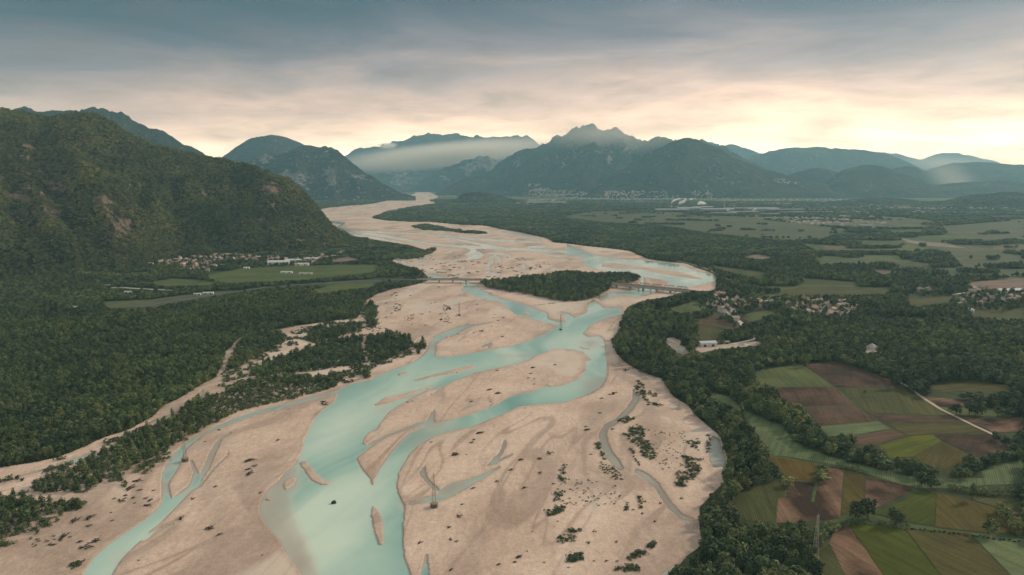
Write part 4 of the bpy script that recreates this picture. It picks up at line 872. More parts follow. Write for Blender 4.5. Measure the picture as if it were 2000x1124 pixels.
# ------------------------------------------------------------------ shrubs and driftwood on the gravel
def zg(px, py): return float(sample(ZG, px, py))
BUSHES = [  # outline on the gravel, count, size in metres
 ([(1238,742),(1256,748),(1262,775),(1245,772)], 12, 3.2), ([(1262,762),(1282,768),(1284,778),(1266,774)], 6, 2.2), ([(1255,776),(1264,778),(1262,784)], 3, 2.6), ([(1265,787),(1285,789),(1297,796),(1290,797),(1266,792)], 8, 2.2),
 ([(1207,821),(1232,815),(1238,820),(1216,831)], 10, 2.8), ([(1218,850),(1246,828),(1256,838),(1262,852),(1236,868)], 30, 2.7), ([(1240,866),(1262,856),(1282,890),(1272,902),(1262,898)], 30, 2.5),
 ([(1163,868),(1170,868),(1182,898),(1178,902)], 9, 2.4), ([(1229,876),(1236,878),(1241,896),(1256,920),(1248,912),(1234,890)], 8, 1.8),
 ([(1340,898),(1369,892),(1366,920),(1348,950),(1330,952),(1316,954),(1322,926),(1345,918)], 34, 2.8), ([(1338,862),(1366,858),(1366,882),(1345,876)], 14, 2.0), ([(1330,890),(1346,896),(1344,900),(1331,894)], 5, 2.2), ([(1382,850),(1388,852),(1386,895),(1381,890)], 5, 2.4),
 ([(1260,840),(1340,845),(1340,935),(1300,930),(1270,890)], 34, 1.2), ([(1168,902),(1210,915),(1222,945),(1175,930)], 22, 1.6), ([(1093,912),(1106,910),(1102,946),(1091,946)], 8, 2.2), ([(1090,930),(1210,950),(1225,985),(1180,990),(1090,990)], 34, 1.1),
 ([(1068,1000),(1092,988),(1104,992),(1090,1012),(1072,1010)], 10, 2.6), ([(1086,962),(1106,960),(1098,982),(1080,982)], 8, 2.0), ([(1082,1060),(1104,1042),(1132,1030),(1130,1058),(1092,1062)], 12, 2.3), ([(1104,1100),(1115,1086),(1136,1082),(1140,1094),(1108,1106)], 14, 2.6),
 ([(1226,1092),(1244,1080),(1262,1076),(1258,1086),(1234,1096)], 8, 2.3), ([(1262,1072),(1282,1058),(1284,1062),(1270,1078)], 5, 2.4), ([(1196,1118),(1220,1106),(1250,1108),(1250,1118)], 12, 2.4), ([(1248,970),(1262,982),(1252,1000),(1246,990)], 6, 1.8), ([(1226,985),(1230,985),(1224,1000),(1218,1000)], 4, 1.8),
 ([(762,600),(780,592),(790,600),(775,612)], 9, 2.6), ([(865,602),(880,600),(880,608),(868,610)], 5, 3.2), ([(858,612),(878,615),(876,632),(860,630)], 8, 2.4), ([(784,620),(812,614),(814,622),(790,630)], 9, 1.9), ([(752,640),(766,648),(762,650),(750,644)], 4, 2.2),
 ([(780,655),(830,668),(800,672)], 6, 2.4), ([(722,640),(745,640),(740,648),(720,646)], 5, 2.0), ([(1025,528),(1060,514),(1085,516),(1060,522),(1040,530)], 9, 4.0), ([(780,552),(835,552),(800,566),(760,575)], 7, 2.0), ([(140,1100),(168,1098),(150,1110),(135,1116)], 5, 2.6), ([(60,1050),(140,1040),(150,1055),(60,1075)], 5, 1.8)]
bl = PROTO['bush'][1]; spots = []
for poly, n, sz in BUSHES:
    jj, ii = np.nonzero(raster(poly))
    if len(jj):
        q = rng.integers(0, len(jj), int(n*2.2)+2); spots.append(np.stack([GX[ii[q]]+rng.uniform(-1, 1, len(q)), GY[jj[q]]+rng.uniform(-.5, .5, len(q)), sz*rng.uniform(.45, 1.0, len(q))**1.0*1.55], 1))
spots = np.concatenate(spots); bx, by = ground_at(spots[:, 0], spots[:, 1]); bz_ = np.array([zg(*p[:2]) for p in spots])-.1
order = np.argsort(-spots[:, 2]/np.hypot(bx, by))
for k_, i in enumerate(order[:290]):
    rgt = spots[i, 0] > 1000
    r = thing('shrub', 'small dark green shrub growing on the bare gravel %s of the turquoise river' % ('right' if rgt else 'left'), 'shrub', (float(bx[i]), float(by[i]), float(bz_[i])), float(rng.uniform(0, 6.28)), 'shrubs scattered over the %s gravel bank' % ('right' if rgt else 'left'))
    f = spots[i, 2]/3.2; r.scale = (f*1.3, f*1.1, f*.75)
    for nm, me in zip(('crown', 'trunk'), bl[k_ % len(bl)]):
        c = bpy.data.objects.new(nm, me); COL.objects.link(c); c.parent = r
o_ = order[290:]; f = spots[o_, 2]/3.2
scatter('gravel_scrub', np.stack([bx[o_], by[o_], bz_[o_]], 1), np.stack([f*1.3, f*1.1, f*.75], 1), 'bush', 'fine low scrub sprinkled over the gravel between the larger shrubs', 'scrub')
def drift_mesh(rg):
    m = MB(); n = rg.integers(3, 6); a0 = rg.uniform(-.4, .4)
    for i in range(n):
        a = a0+rg.normal(0, .35); L = rg.uniform(1.6, 3.6); o = rg.normal(0, .55, 2); b = .25+.2*i/n
        p0 = (o[0]-L/2*math.cos(a), o[1]-L/2*math.sin(a), b); p1 = (o[0]+L*.1, o[1]+rg.normal(0, .15), b+.25); p2 = (o[0]+L/2*math.cos(a), o[1]+L/2*math.sin(a), b+.1)
        m.bar(p0, p1, .42, .34, 6); m.bar(p1, p2, .34, .12, 6)
        if i % 2 == 0: m.bar(p1, (p1[0]+rg.normal(0, .7), p1[1]+rg.normal(0, .7), b+.75), .2, .07, 5)
    c = (-1.2*math.cos(a0), -1.2*math.sin(a0), .35)
    for i in range(9):
        a = 6.28*i/9; m.bar(c, (c[0]+.9*math.cos(a)*rg.uniform(.5, 1.1), c[1]+.9*math.sin(a)*rg.uniform(.5, 1.1), rg.uniform(.05, 1.1)), .32, .08, 5)
    return m
DM = [drift_mesh(np.random.default_rng(300+i)).build('driftwood_pile', M_drift, link=False).data for i in range(8)]
DR = [(430,842,8),(401,864,5),(332,900,10),(545,861,9),(490,902,20),(498,912,12),(485,919,10),(490,927,16),(423,952,10),(378,976,9),(412,1035,18),(432,1046,12),(355,1014,14),(272,1097,6),(268,942,14),(258,955,18),(248,970,10),(240,979,16),(262,974,8),(275,959,9),(301,960,7),(285,975,10),(288,990,13),(295,979,10),(265,984,7),(223,976,7),(218,1003,5),(152,1017,18),(178,1013,18),(175,1029,12),(126,1050,16),(105,1067,9),(160,1060,12),(168,1070,22),(190,1059,16),(510,964,8),(552,934,4),(512,1086,5),(219,1019,6),
 (939,848,14),(927,860,10),(921,866,10),(891,890,18),(911,890,5),(843,865,6),(970,942,12),(998,920,10),(925,956,9),(904,987,9),(898,1010,14),(878,1032,10),(823,1062,12),(880,1055,10),(892,1059,10),(974,1105,10),(882,1115,10),(1020,900,14),(1075,887,16),(1055,898,12),(1056,925,11),(1025,955,12),(1082,947,9),(1040,1040,4),(1015,1090,14),(1008,1100,12),(1063,1100,6),(1042,720,10),(1038,731,7),(1032,740,6),(1043,741,6),(1043,752,5),(957,763,10),(976,770,16),(970,725,7),(892,728,5),(922,786,8),(958,786,5),(842,772,4),(796,787,5),(805,785,4),(750,777,4),(635,791,16),(633,787,12),(1026,799,4),(735,822,3),(925,651,5),(914,668,3),(982,659,7),(1085,714,8),(940,648,10),(1060,640,3),(1225,724,16),(1200,770,16),(1190,772,8),(1175,780,8),(1148,842,12),(1145,835,8),(1172,808,8),(1197,840,8),(1155,890,7),(1237,998,7),(1330,975,10),(1290,985,8),(1255,1005,8),(1280,1020,10),(1160,1040,10),(1150,1062,10),(1205,1060,9),(1185,1098,9),(1205,1098,9),(1160,1098,6),(1030,1078,5),(1090,1020,6),(1110,1110,7)]
for _ in range(150):
    py = rng.uniform(500, 548); px = rng.uniform(800, 1030); 
    if sample(GRAV, px, py) and not sample(blur(CHAN, 2, 1) > .2, px, py) and not sample(VEGM, px, py): DR.append((px, py, rng.uniform(3, 9)))
for _ in range(70):
    py = rng.uniform(560, 660); px = rng.uniform(740, 1000)
    if sample(GRAV, px, py) and not sample(CHAN, px, py) and not sample(VEGM, px, py): DR.append((px, py, rng.uniform(2, 6)))
for i, (px, py, L) in enumerate(DR):
    x, y = ground_at(px, py); sc = L*math.hypot(x, y)/F/3.6*1.05
    o = bpy.data.objects.new('driftwood_pile', DM[i % 8]); COL.objects.link(o); o.location = (float(x), float(y), zg(px, py)); o.scale = (sc, sc*.95, min(sc, 2.2)*.9); o.rotation_euler = (0, 0, float(rng.normal(.55, .45)))
    far = py < 556
    tag(o, 'dark driftwood stranded on the pale gravel upstream of the long bridge' if far else 'dark tangle of driftwood stranded on the pale gravel downstream of the bridges', 'driftwood', 'driftwood upstream of the bridges' if far else 'driftwood downstream of the bridges')
def rock_mesh(sd, r):
    bm = bmesh.new(); bmesh.ops.create_icosphere(bm, subdivisions=3, radius=r); g = np.random.default_rng(sd).uniform(0, 9, 3)
    for v in bm.verts: v.co *= .75+.5*float(fbm(v.co.x/r*1.3+g[0], v.co.y/r*1.3+v.co.z/r+g[1], 3, sd))
    return bm
bm = rock_mesh(5, 1.9); me = bpy.data.meshes.new('boulder'); bm.to_mesh(me); me.materials.append(M_drift); o = bpy.data.objects.new('boulder', me); COL.objects.link(o)
x, y = ground_at(652, 983); o.location = (float(x), float(y), .4); tag(o, 'single dark boulder standing alone in the wide turquoise channel', 'boulder')

# ------------------------------------------------------------------ pylons standing on round caissons in the river bed
def pylon(px, py, hgt, label, base=2.8, steel=None, caisson=True, w=2.6, bw=.17):
    x, y = ground_at(px, py); z = zg(px, py) if caisson else 0
    t = thing('pylon', label, 'pylon', (float(x), float(y), max(z, -.4)), .35); b = 0
    if caisson:
        m = MB().cyl((0, 0, -1.5), base, 4.2, 28); m.cyl((0, 0, 2.7), base*1.05, .35, 28, base*1.0); m.build('caisson', M_concdark, t); b = 3.0
        MB().cyl((0, 0, 3.05), base*.86, .12, 24).build('caisson_lid', M_rust, t)
    m = MB(); cs = [(-1, -1), (1, -1), (1, 1), (-1, 1)]; n = 11
    lv = [(b+(hgt-b)*i/n, w/2*(1-.86*(i/n)**.9)+.12) for i in range(n+1)]
    for i in range(n):
        (z0, r0), (z1, r1) = lv[i], lv[i+1]
        for k in range(4):
            a, c = cs[k], cs[(k+1) % 4]
            m.bar((a[0]*r0, a[1]*r0, z0), (a[0]*r1, a[1]*r1, z1), bw)
            m.bar((a[0]*r0, a[1]*r0, z0), (c[0]*r1, c[1]*r1, z1), bw*.5); m.bar((a[0]*r1, a[1]*r1, z1), (c[0]*r1, c[1]*r1, z1), bw*.5)
    m.build('lattice_tower', steel or M_rust, t)
    m = MB().bar((-1.5, 0, hgt-1), (1.5, 0, hgt-1), .25); m.bar((0, 0, hgt-.2), (0, 0, hgt+1.6), .2)
    m.build('cross_arm', steel or M_rust, t)
pylon(848, 992, 27, 'slim rusty lattice pylon on a round dark caisson, nearest in the river bed')
pylon(362, 902, 27, 'slim rusty lattice pylon on a round caisson between the forks of the left side channel')
pylon(1095, 645, 27, 'slim dark lattice pylon on a small block rising from the main turquoise channel', 2.2, M_concdark)
pylon(897, 618, 25, 'slim dark lattice pylon on the dry gravel bank below the long viaduct', 2.4, M_concdark)
pylon(1592, 1088, 30, 'pale steel lattice mast rising from the dark wood beside the ploughed field', steel=M_steel, caisson=False, w=3.0, bw=.2)

# ------------------------------------------------------------------ bridges
def span_frame(pa, pb, z):
    a = np.array(ground_at(*pa, z), float); b = np.array(ground_at(*pb, z), float); d = b-a; L = float(np.hypot(*d)); return a, b, L, math.atan2(d[1], d[0])
def viaduct(pa, pb, z, width, piers, label, over=0):
    a, b, L, ang = span_frame(pa, pb, z)
    t = thing('viaduct', label, 'bridge', (a[0], a[1], 0), ang)
    MB().box((L/2, 0, z-.9), (L+over, width, 1.8)).build('deck', M_conc, t)
    MB().box((L/2, 0, z+.05), (L+over, width-1.6, .08)).build('carriageway', M_asphalt, t)
    for s_ in (-1, 1): MB().box((L/2, s_*(width/2-.35), z+.55), (L+over, .3, 1.1)).build('parapet', M_conc, t)
    for s_ in (-1, 1): MB().box((L/2, s_*(width*.28), z-2.3), (L+over, 1.2, 1.0)).build('girder', M_concdark, t)
    for px, py in piers:
        q = np.array(ground_at(px, py, z)); u = float(np.dot(q-a, (b-a)/L))
        m = MB().box((u, 0, z/2-2.1), (2.4, width*.62, z-2.4)); m.box((u, 0, z-3.0), (3.4, width*.9, .8)); m.build('pier', M_conc, t)
    return t, a, b, L, ang
viaduct((815, 545), (944, 546), 9.5, 13, [(857, 546), (884, 546), (910, 546)], 'long grey concrete road viaduct from the left woods to the wooded island')
_, a_, b_, L_, g_ = viaduct((1180, 553.5), (1352, 570), 9.0, 11, [(1207, 555), (1233, 557.5), (1259, 560), (1285, 562.5), (1312, 565)], 'grey concrete road bridge on stout piers from the island to the right bank')
# truss railway bridge just upstream of it
t = thing('railway_bridge', 'brown steel truss railway bridge running just behind the road bridge', 'bridge', (a_[0]-math.sin(g_)*17, a_[1]+math.cos(g_)*17, 0), g_)
MB().box((L_*.5, 0, 9.2), (L_*1.02, 5.2, 1.2)).build('deck', M_rust, t)
sp0, sp1, ns = L_*.10, L_*.93, 6; sl = (sp1-sp0)/ns
for k in range(ns):
    u0, u1 = sp0+sl*k+.7, sp0+sl*(k+1)-.7; m = MB(); z0, z1 = 9.9, 15.2
    for s_ in (-2.5, 2.5):
        xs_ = np.linspace(u0, u1, 7); m.bar((xs_[0], s_, z0), (xs_[1], s_, z1), .8); m.bar((xs_[-1], s_, z0), (xs_[-2], s_, z1), .8); m.bar((xs_[1], s_, z1), (xs_[-2], s_, z1), .8); m.bar((u0, s_, z0), (u1, s_, z0), .7)
        for i in range(1, 6): m.bar((xs_[i], s_, z0), (xs_[i], s_, z1), .45)
        for i in range(1, 5): m.bar((xs_[i], s_, z1 if i % 2 else z0), (xs_[i+1], s_, z0 if i % 2 else z1), .4)
    for i in range(1, 6): m.bar((np.linspace(u0, u1, 7)[i], -2.5, z1), (np.linspace(u0, u1, 7)[i], 2.5, z1), .35)
    m.build('truss', M_rust, t)
for k in range(ns+1):
    MB().box((sp0+sl*k, 0, 3.6), (2.0, 5.0, 9.9)).build('pier', M_conc, t)
# white lorry on the viaduct
x, y = ground_at(902, 545.3, 9.5); t = thing('lorry', 'white box lorry driving across the long grey viaduct', 'lorry', (float(x), float(y), 9.6), 0.0)
MB().box((-1.2, 0, 2.3), (7.0, 2.5, 2.9)).build('cargo_box', M_white, t); MB().box((3.5, 0, 1.7), (1.9, 2.4, 2.2)).add([(2.55,-1.2,2.8),(4.3,-1.2,2.8),(4.3,1.2,2.8),(2.55,1.2,2.8),(2.7,-1.1,3.3),(3.6,-1.1,3.3),(3.6,1.1,3.3),(2.7,1.1,3.3)],[[4,5,6,7],[0,1,5,4],[1,2,6,5],[2,3,7,6],[3,0,4,7]]).build('cab', M_white, t)
for wx in (-3.4, -2.2, 3.2):
    for s_ in (-1.1, 1.1): MB().bar((wx, s_-.15, .5), (wx, s_+.15, .5), 1.0, n=14).build('wheel', M_drift, t)

# ------------------------------------------------------------------ houses
def house_meshes(w, d, h, r, wall, roof, ch=True):
    m = MB().box((0, 0, h/2-.3), (w, d, h+.6)); m.add([(-w/2, -d/2, h), (-w/2, d/2, h), (-w/2, 0, h+r), (w/2, -d/2, h), (w/2, d/2, h), (w/2, 0, h+r)], [[0, 2, 1], [3, 4, 5]])
    wl = m.build('wall', wall, link=False).data; e = .7; q = .28; s_ = r/(d/2); m = MB()
    for sd in (-1, 1):
        y0 = sd*(d/2+e); z0 = h-e*s_
        m.add([(-w/2-e, y0, z0), (w/2+e, y0, z0), (w/2+e, 0, h+r), (-w/2-e, 0, h+r), (-w/2-e, y0, z0+q), (w/2+e, y0, z0+q), (w/2+e, 0, h+r+q), (-w/2-e, 0, h+r+q)], [[0, 1, 2, 3], [7, 6, 5, 4], [0, 4, 5, 1], [1, 5, 6, 2], [3, 7, 4, 0]])
    rf = m.build('roof', roof, link=False).data
    cm = MB().box((w*.2, d*.12, h+r+.3), (.9, .9, 2.0)).box((w*.2, d*.12, h+r+1.4), (1.15, 1.15, .2)).build('chimney', wall, link=False).data
    mm = MB()
    for sd in (-1, 1):
        for fl in range(max(1, int(h//2.8))):
            for wx in np.linspace(-w*.34, w*.34, max(2, int(w//3.2))): mm.box((wx, sd*(d/2+.03), 1.5+2.8*fl), (1.1, .1, 1.3))
    wn = mm.build('window', M_glass, link=False).data
    return wl, rf, cm, wn
M_glass = simple('dark_window', (.03, .035, .04), .2, .1, 1.0, 0, .5)
HK = [('white', 'terracotta', M_white, M_tile), ('cream', 'terracotta', M_cream, M_tile), ('ochre', 'brown', M_ochre, M_tile2), ('white', 'brown', M_white, M_tile2), ('cream', 'faded brown', M_cream, M_tile2)]
HP = []
for i in range(10):
    wn, rn, wm, rm = HK[i % 5]; g = np.random.default_rng(50+i); HP.append((wn, rn, house_meshes(g.uniform(9, 15), g.uniform(7.5, 10), g.uniform(5, 7), g.uniform(1.9, 2.8), wm, rm)))
taken = []
def put_house(px, py, where, group, big=False, sc=None, rz=None):
    x, y = map(float, ground_at(px, py))
    for (a, b) in taken:
        if (a-x)**2+(b-y)**2 < (15 if big else 13)**2: return False
    taken.append((x, y)); wn, rn, (wl, rf, cm, wd) = HP[int(rng.integers(0, 10))]
    r = thing('house', '%s house with %s roof %s' % (wn, rn, where), 'house', (x, y, .05), float(rng.choice([.2, 1.75, .5, 1.2])+rng.normal(0, .15)) if rz is None else rz, group % (wn, rn))
    s = rng.uniform(.9, 1.3) if sc is None else sc; r.scale = (s, s, s*rng.uniform(.85, 1.1))
    for nm, me in (('wall', wl), ('roof', rf)) + ((('chimney', cm), ('window', wd)) if big else ()):
        c = bpy.data.objects.new(nm, me); COL.objects.link(c); c.parent = r
    return True
def village(poly, n, where, group, big=False, sc=None):
    jj, ii = np.nonzero(raster(poly) & ~FIELDMASK); tries = 0; done = 0
    wts = np.abs(GY[jj]*0+1.0); 
    while done < n and tries < n*12:
        tries += 1; q = rng.integers(0, len(jj)); done += put_house(GX[ii[q]]+rng.uniform(-1, 1), GY[jj[q]]+rng.uniform(-.5, .5), where, group, big, sc)
village([(262,522),(330,506),(400,500),(455,492),(475,496),(470,508),(420,512),(400,518),(440,521),(400,532),(362,528),(350,518),(300,520)], 78, 'in the village under the left mountain', '%s walls, %s roofs: houses of the village under the mountain', sc=1.0)
village([(455,494),(540,503),(560,510),(500,512),(470,510)], 22, 'at the mountain village right end', '%s walls, %s roofs: houses at the mountain village right end', sc=1.0)
village([(565,508),(640,496),(690,490),(690,498),(640,510),(600,516)], 18, 'among trees near the left mountain tip', '%s walls, %s roofs: houses near the tip of the mountain', sc=1.0)
village([(0,522),(28,516),(40,528),(50,543),(0,545)], 13, 'on the slope at the far left edge', '%s walls, %s roofs: houses at the far left edge', sc=1.15)
village([(1384,590),(1410,584),(1440,586),(1462,600),(1440,609),(1400,611),(1388,600)], 26, 'in the hamlet nearest the river', '%s walls, %s roofs: houses of the hamlet by the river', True)
village([(1388,573),(1412,568),(1418,578),(1395,585)], 6, 'on the upper edge of the hamlet by the river', '%s walls, %s roofs: houses above the hamlet', True)
village([(1412,616),(1432,612),(1438,628),(1418,630)], 6, 'between the brown plots below the hamlet', '%s walls, %s roofs: houses between the brown plots', True)
village([(1470,596),(1500,592),(1530,588),(1525,596),(1478,602)], 5, 'along the lane between the two hamlets', '%s walls, %s roofs: houses along the lane', True)
village([(1530,600),(1570,588),(1610,588),(1672,600),(1676,610),(1650,622),(1600,622),(1560,612),(1540,612)], 44, 'in the hamlet backed by dark woods', '%s walls, %s roofs: houses of the hamlet by the dark woods', True)
village([(1858,584),(1900,578),(1950,580),(2000,586),(2000,604),(1950,606),(1880,604)], 24, 'in the hamlet at the right edge', '%s walls, %s roofs: houses of the right edge hamlet', True)
village([(1870,566),(1900,562),(1925,564),(1920,572),(1885,574)], 6, 'beside the pale lane by the right edge', '%s walls, %s roofs: houses beside the pale lane', True)
village([(1790,568),(1838,568),(1840,575),(1795,578)], 5, 'beside the brown plot right of the woods', '%s walls, %s roofs: houses beside the brown plot', True)
def hall(px, py, w, d, h, rz, wall, roof, name, label, cat, sawtooth=False):
    x, y = map(float, ground_at(px, py)); t = thing(name, label, cat, (x, y, 0), rz)
    MB().box((0, 0, h/2), (w, d, h)).build('wall', wall, t); m = MB(); n = 4 if sawtooth else 1; q = d/n
    for k in range(n):
        y0 = -d/2+q*k
        m.add([(-w/2-.4, y0, h+.02), (w/2+.4, y0, h+.02), (w/2+.4, y0+q, h+.02), (-w/2-.4, y0+q, h+.02), (-w/2-.4, y0+q/2, h+q*.13+.3), (w/2+.4, y0+q/2, h+q*.13+.3)], [[0, 1, 5, 4], [2, 3, 4, 5], [0, 4, 3], [1, 2, 5], [3, 2, 1, 0]])
    m.build('roof', roof, t); m = MB()
    for k in range(max(2, int(w//14))): m.box((-w/2+w*(k+.5)/max(2, int(w//14)), -d/2-.06, h*.35), (4, .2, h*.6))
    m.build('loading_door', M_glass, t)
for a in [(545,517,62,26,9,.1,M_white,M_metalroof,'large white industrial hall at the mountain village right end'),(574,513,50,22,8,.15,M_white,M_metalroof,'white workshop hall beside trees right of the large industrial hall'),(608,509,44,18,7,.1,M_cream,M_metalroof,'low cream workshop at the edge of the meadow near the mountain tip'),(590,519,40,14,6,.1,M_white,M_metalroof,'narrow white shed on the far edge of the green meadow'),
          (482,526,16,9,5,.2,M_white,M_metalroof,'small white barn standing alone in the green meadow'),(560,534,30,8,4,.1,M_white,M_metalroof,'low white farm shed in the middle of the green meadow'),(597,536,34,8,4,.05,M_white,M_tile2,'long brown roofed farm shed on the near side of the green meadow'),(386,577,14,6,4,.2,M_white,M_metalroof,'small white shed beside the grey road through the left woods'),(407,575,22,7,4,.2,M_white,M_metalroof,'longer white shed beside the grey road through the left woods'),(205,561,20,9,5,.3,M_white,M_tile2,'white farmhouse beside the pale straight lane in the left woods'),(252,573,18,6,4,.0,M_white,M_metalroof,'low white greenhouse on the small lawn by the pale lane'),(150,604,12,8,5,.4,M_white,M_metalroof,'lone white cabin in the middle of the left forest')]:
    hall(*a[:8], 'industrial_hall' if 'hall' in a[8] else 'farm_shed', a[8], 'hall' if 'hall' in a[8] else 'shed')
for a in [(1886,611,30,16,6,.5,M_white,M_blueroof,'blue roofed white shed below the right edge hamlet'),(1975,572,70,20,7,.1,M_white,M_metalroof,'long white warehouse beside the brown plot at the right edge'),(1990,580,24,16,7,.1,M_cream,M_tile,'cream building with terracotta roof in front of the long warehouse'),(1556,624,26,14,6,.1,M_cream,M_blueroof,'blue roofed shed on the near edge of the hamlet by the woods'),(1632,616,60,16,5,.1,M_conc,M_tile2,'long low grey farm building at the edge of the woods'),(1381,676,26,14,6,.15,M_white,M_metalroof,'white roofed shed in the gravel yard below the hamlet'),(1656,671,18,8,4,.2,M_white,M_metalroof,'small white roofed shed alone in the dark right woods'),(1412,672,18,9,4,.1,M_rust,M_tile2,'rusty brown shed in the gravel yard beside the white shed')]:
    hall(*a[:8], 'warehouse' if 'warehouse' in a[8] else 'farm_shed', a[8], 'shed')
# heaps of gravel in the yards
def heap(px, py, r, h, label):
    n, k = 28, 8; v = []; rg = np.random.default_rng(int(px))
    for i in range(k+1):
        q = i/k
        for j in range(n): a = 6.283*j/n; rr = r*(1-q)*(1+.18*math.sin(3*a+px)+.08*rg.normal()); v.append((rr*math.cos(a), rr*.7*math.sin(a), h*(q**.8)*(1+.05*rg.normal())-.2))
    f = [[i*n+j, i*n+(j+1) % n, (i+1)*n+(j+1) % n, (i+1)*n+j] for i in range(k) for j in range(n)]
    o = mesh_obj('gravel_heap', np.array(v), f, M_paleroad, smooth=True); x, y = ground_at(px, py); o.location = (float(x), float(y), .4); tag(o, label, 'gravel heap')
heap(1703, 683, 12, 9, 'pale gravel heap in a small clearing of the right woods'); heap(1310, 670, 9, 5, 'pale gravel heap at the left end of the gravel yard'); heap(1333, 688, 10, 6, 'pale gravel heap nearest the river woods, below the other yard heap'); heap(1452, 675, 7, 4, 'brownish gravel heap at the right end of the gravel yard')

# ------------------------------------------------------------------ single trees and hedges in the fields
bl = PROTO['broadleaf'][1]; bb = PROTO['bush'][1]
for i, (px, py, h, w, lb) in enumerate([(1598,940,10,7.6,'round dark tree at the corner of the ochre stubble field'),(1610,926,7,6,'small round tree just behind the tree by the ochre field'),(1670,1016,15,12,'large dark tree on the hedge left of the bright green field'),(1694,1014,16,13,'tallest dark tree with a forked crown on the hedge between the fields'),(1749,1026,13,12,'broad dark tree standing alone on the hedge below the green field'),(1930,1045,13,12,'dark tree at the near end of the right hedge'),(1955,1004,9,9,'small dark tree at the far end of the right hedge'),(1966,1020,11,10,'middle dark tree of the right hedge'),(1984,1040,12,11,'dark tree right of the hedge end by the blue green crop'),(1867,812,13,13,'round dark tree on the green strip left of the tree row'),
    (1893,810,15,13,'first tall tree of the row on the green strip'),(1905,812,14,11,'second tall tree of the row on the green strip'),(1918,811,15,12,'third tall tree of the row on the green strip'),(1948,816,13,12,'large bushy tree near the right end of the tree row'),(1968,817,11,11,'last bushy tree at the right end of the tree row'),(1800,948,12,14,'broad light green tree at the bend of the field track'),(1818,955,11,12,'broad tree touching the light green tree at the track bend'),(1690,768,4,4,'tiny bush at the edge of the far ploughed field'),(1945,862,9,10,'dark tree beside the dirt road near the right edge'),(1960,870,9,11,'dark tree just right of the tree beside the dirt road')]):
    x, y = ground_at(px, py); r = thing('field_tree', lb, 'tree', (float(x), float(y), 0), i*1.3); r.scale = (w/9.6*1.25, w/9.6*1.25, h/11.2)
    for nm, me in zip(('crown', 'trunk'), bl[(i+3) % len(bl)]):
        c = bpy.data.objects.new(nm, me); COL.objects.link(c); c.parent = r
def hedge(pts, hgt, wid, lb, step=3.2):
    """a clipped-by-nobody field hedge: one rooted mass of leaf clumps along a line"""
    gx, gy = ground_at(np.array([p[0] for p in pts]), np.array([p[1] for p in pts])); d = np.concatenate([[0], np.cumsum(np.hypot(np.diff(gx), np.diff(gy)))]); n = int(d[-1]/step)+2
    t = np.linspace(0, d[-1], n); X = np.interp(t, d, gx); Y = np.interp(t, d, gy); rg = np.random.default_rng(int(pts[0][0]))
    bl_ = []
    for a, b in zip(X-X[0], Y-Y[0]):
        s = rg.uniform(.55, 1.25)
        for _ in range(3): bl_.append(((a+rg.normal(0, wid*.3), b+rg.normal(0, wid*.3), hgt*s*rg.uniform(.25, .75)), wid*.38*rg.uniform(.7, 1.15)))
    v, f = leaf_cloud(bl_, 9, .5, rg, .4); o = mesh_obj('hedge', v, f, M_leaf); o.location = (float(X[0]), float(Y[0]), 0); tag(o, lb, 'hedge')
hedge([(1632,1036),(1650,1026),(1680,1022),(1720,1026),(1770,1034)], 4.5, 4.0, 'dark hedge along the near side of the bright green field')
hedge([(1770,1034),(1830,1040),(1900,1049),(1990,1060)], 1.6, 1.8, 'thin low hedge line between the olive fields and the bottom crops')
hedge([(1846,955),(1880,960),(1925,966),(2010,970)], 7, 6, 'tall bushy hedge along the near side of the right meadow')
hedge([(1636,912),(1660,918),(1685,924)], 5, 5, 'round clump of hedge on the far side of the brown field')
hedge([(1950,1000),(1962,1012),(1975,1028),(1990,1048)], 4, 4, 'dark hedge joining the trees near the right edge')
hedge([(1540,942),(1534,938),(1515,925),(1500,905)], 3, 4, 'ragged hedge on the bank left of the ochre field')

# ------------------------------------------------------------------ works with steam, far town
M_hall = simple('works_cladding', (.30, .29, .28), .6, .1, .02)
M_hallroof = simple('works_roof', (.34, .33, .32), .7, .2, .02)
FH = [(1312,413,420,120,16,'long pale works hall at the left end of the distant factory'),(1345,411,300,140,20,'pale works hall with open frame beneath the left steam plume'),(1372,409,260,110,22,'tall grey works hall beneath the round steam plume'),(1400,412,420,120,15,'wide grey works hall in the middle of the distant factory'),(1440,410,300,90,14,'pale works hall right of the factory middle'),(1452,417,360,70,12,'long low near hall on the front edge of the distant factory'),(1415,419,300,60,11,'low near hall with pale roof at the factory front left'),(1487,411,420,160,17,'big pale hall with curved roof at the right end of the factory'),(1535,412,460,80,12,'long white hall stretching right of the factory'),(1550,417,330,60,10,'low white hall in front of the long right hall'),(1500,420,260,60,9,'low hall behind the hedge at the factory front right'),(1650,418,180,60,10,'separate pale warehouse on the plain right of the factory'),(1720,447,150,40,8,'pale long barn roof on the plain near the right fields'),(1690,443,110,40,8,'small pale barn left of the long barn on the plain'),(1850,435,160,50,9,'pale warehouse far right on the plain'),(1302,392,300,60,22,'long pale building behind the factory at its far left')]
for px, py, w, d, h, lb in FH: hall(px, py, w*.62, d*.6, h, .05, M_hall, M_hallroof, 'factory_hall', lb, 'factory hall', True)
for px, py, h, lb in ((1311,409,48,'slim factory chimney under the leftmost steam plume'),(1414,411,60,'slim factory chimney in the middle of the works'),(1433,411,55,'slim factory chimney right of the works middle'),(1325,409,42,'short factory chimney under the second steam plume')):
    x, y = ground_at(px, py); m = MB().cyl((0, 0, 0), 5, h, 18, 3.2); m.cyl((0, 0, h), 3.7, 2.5, 18, 3.7); o = m.build('factory_chimney', M_conc); o.location = (float(x), float(y), 0); tag(o, lb, 'chimney')
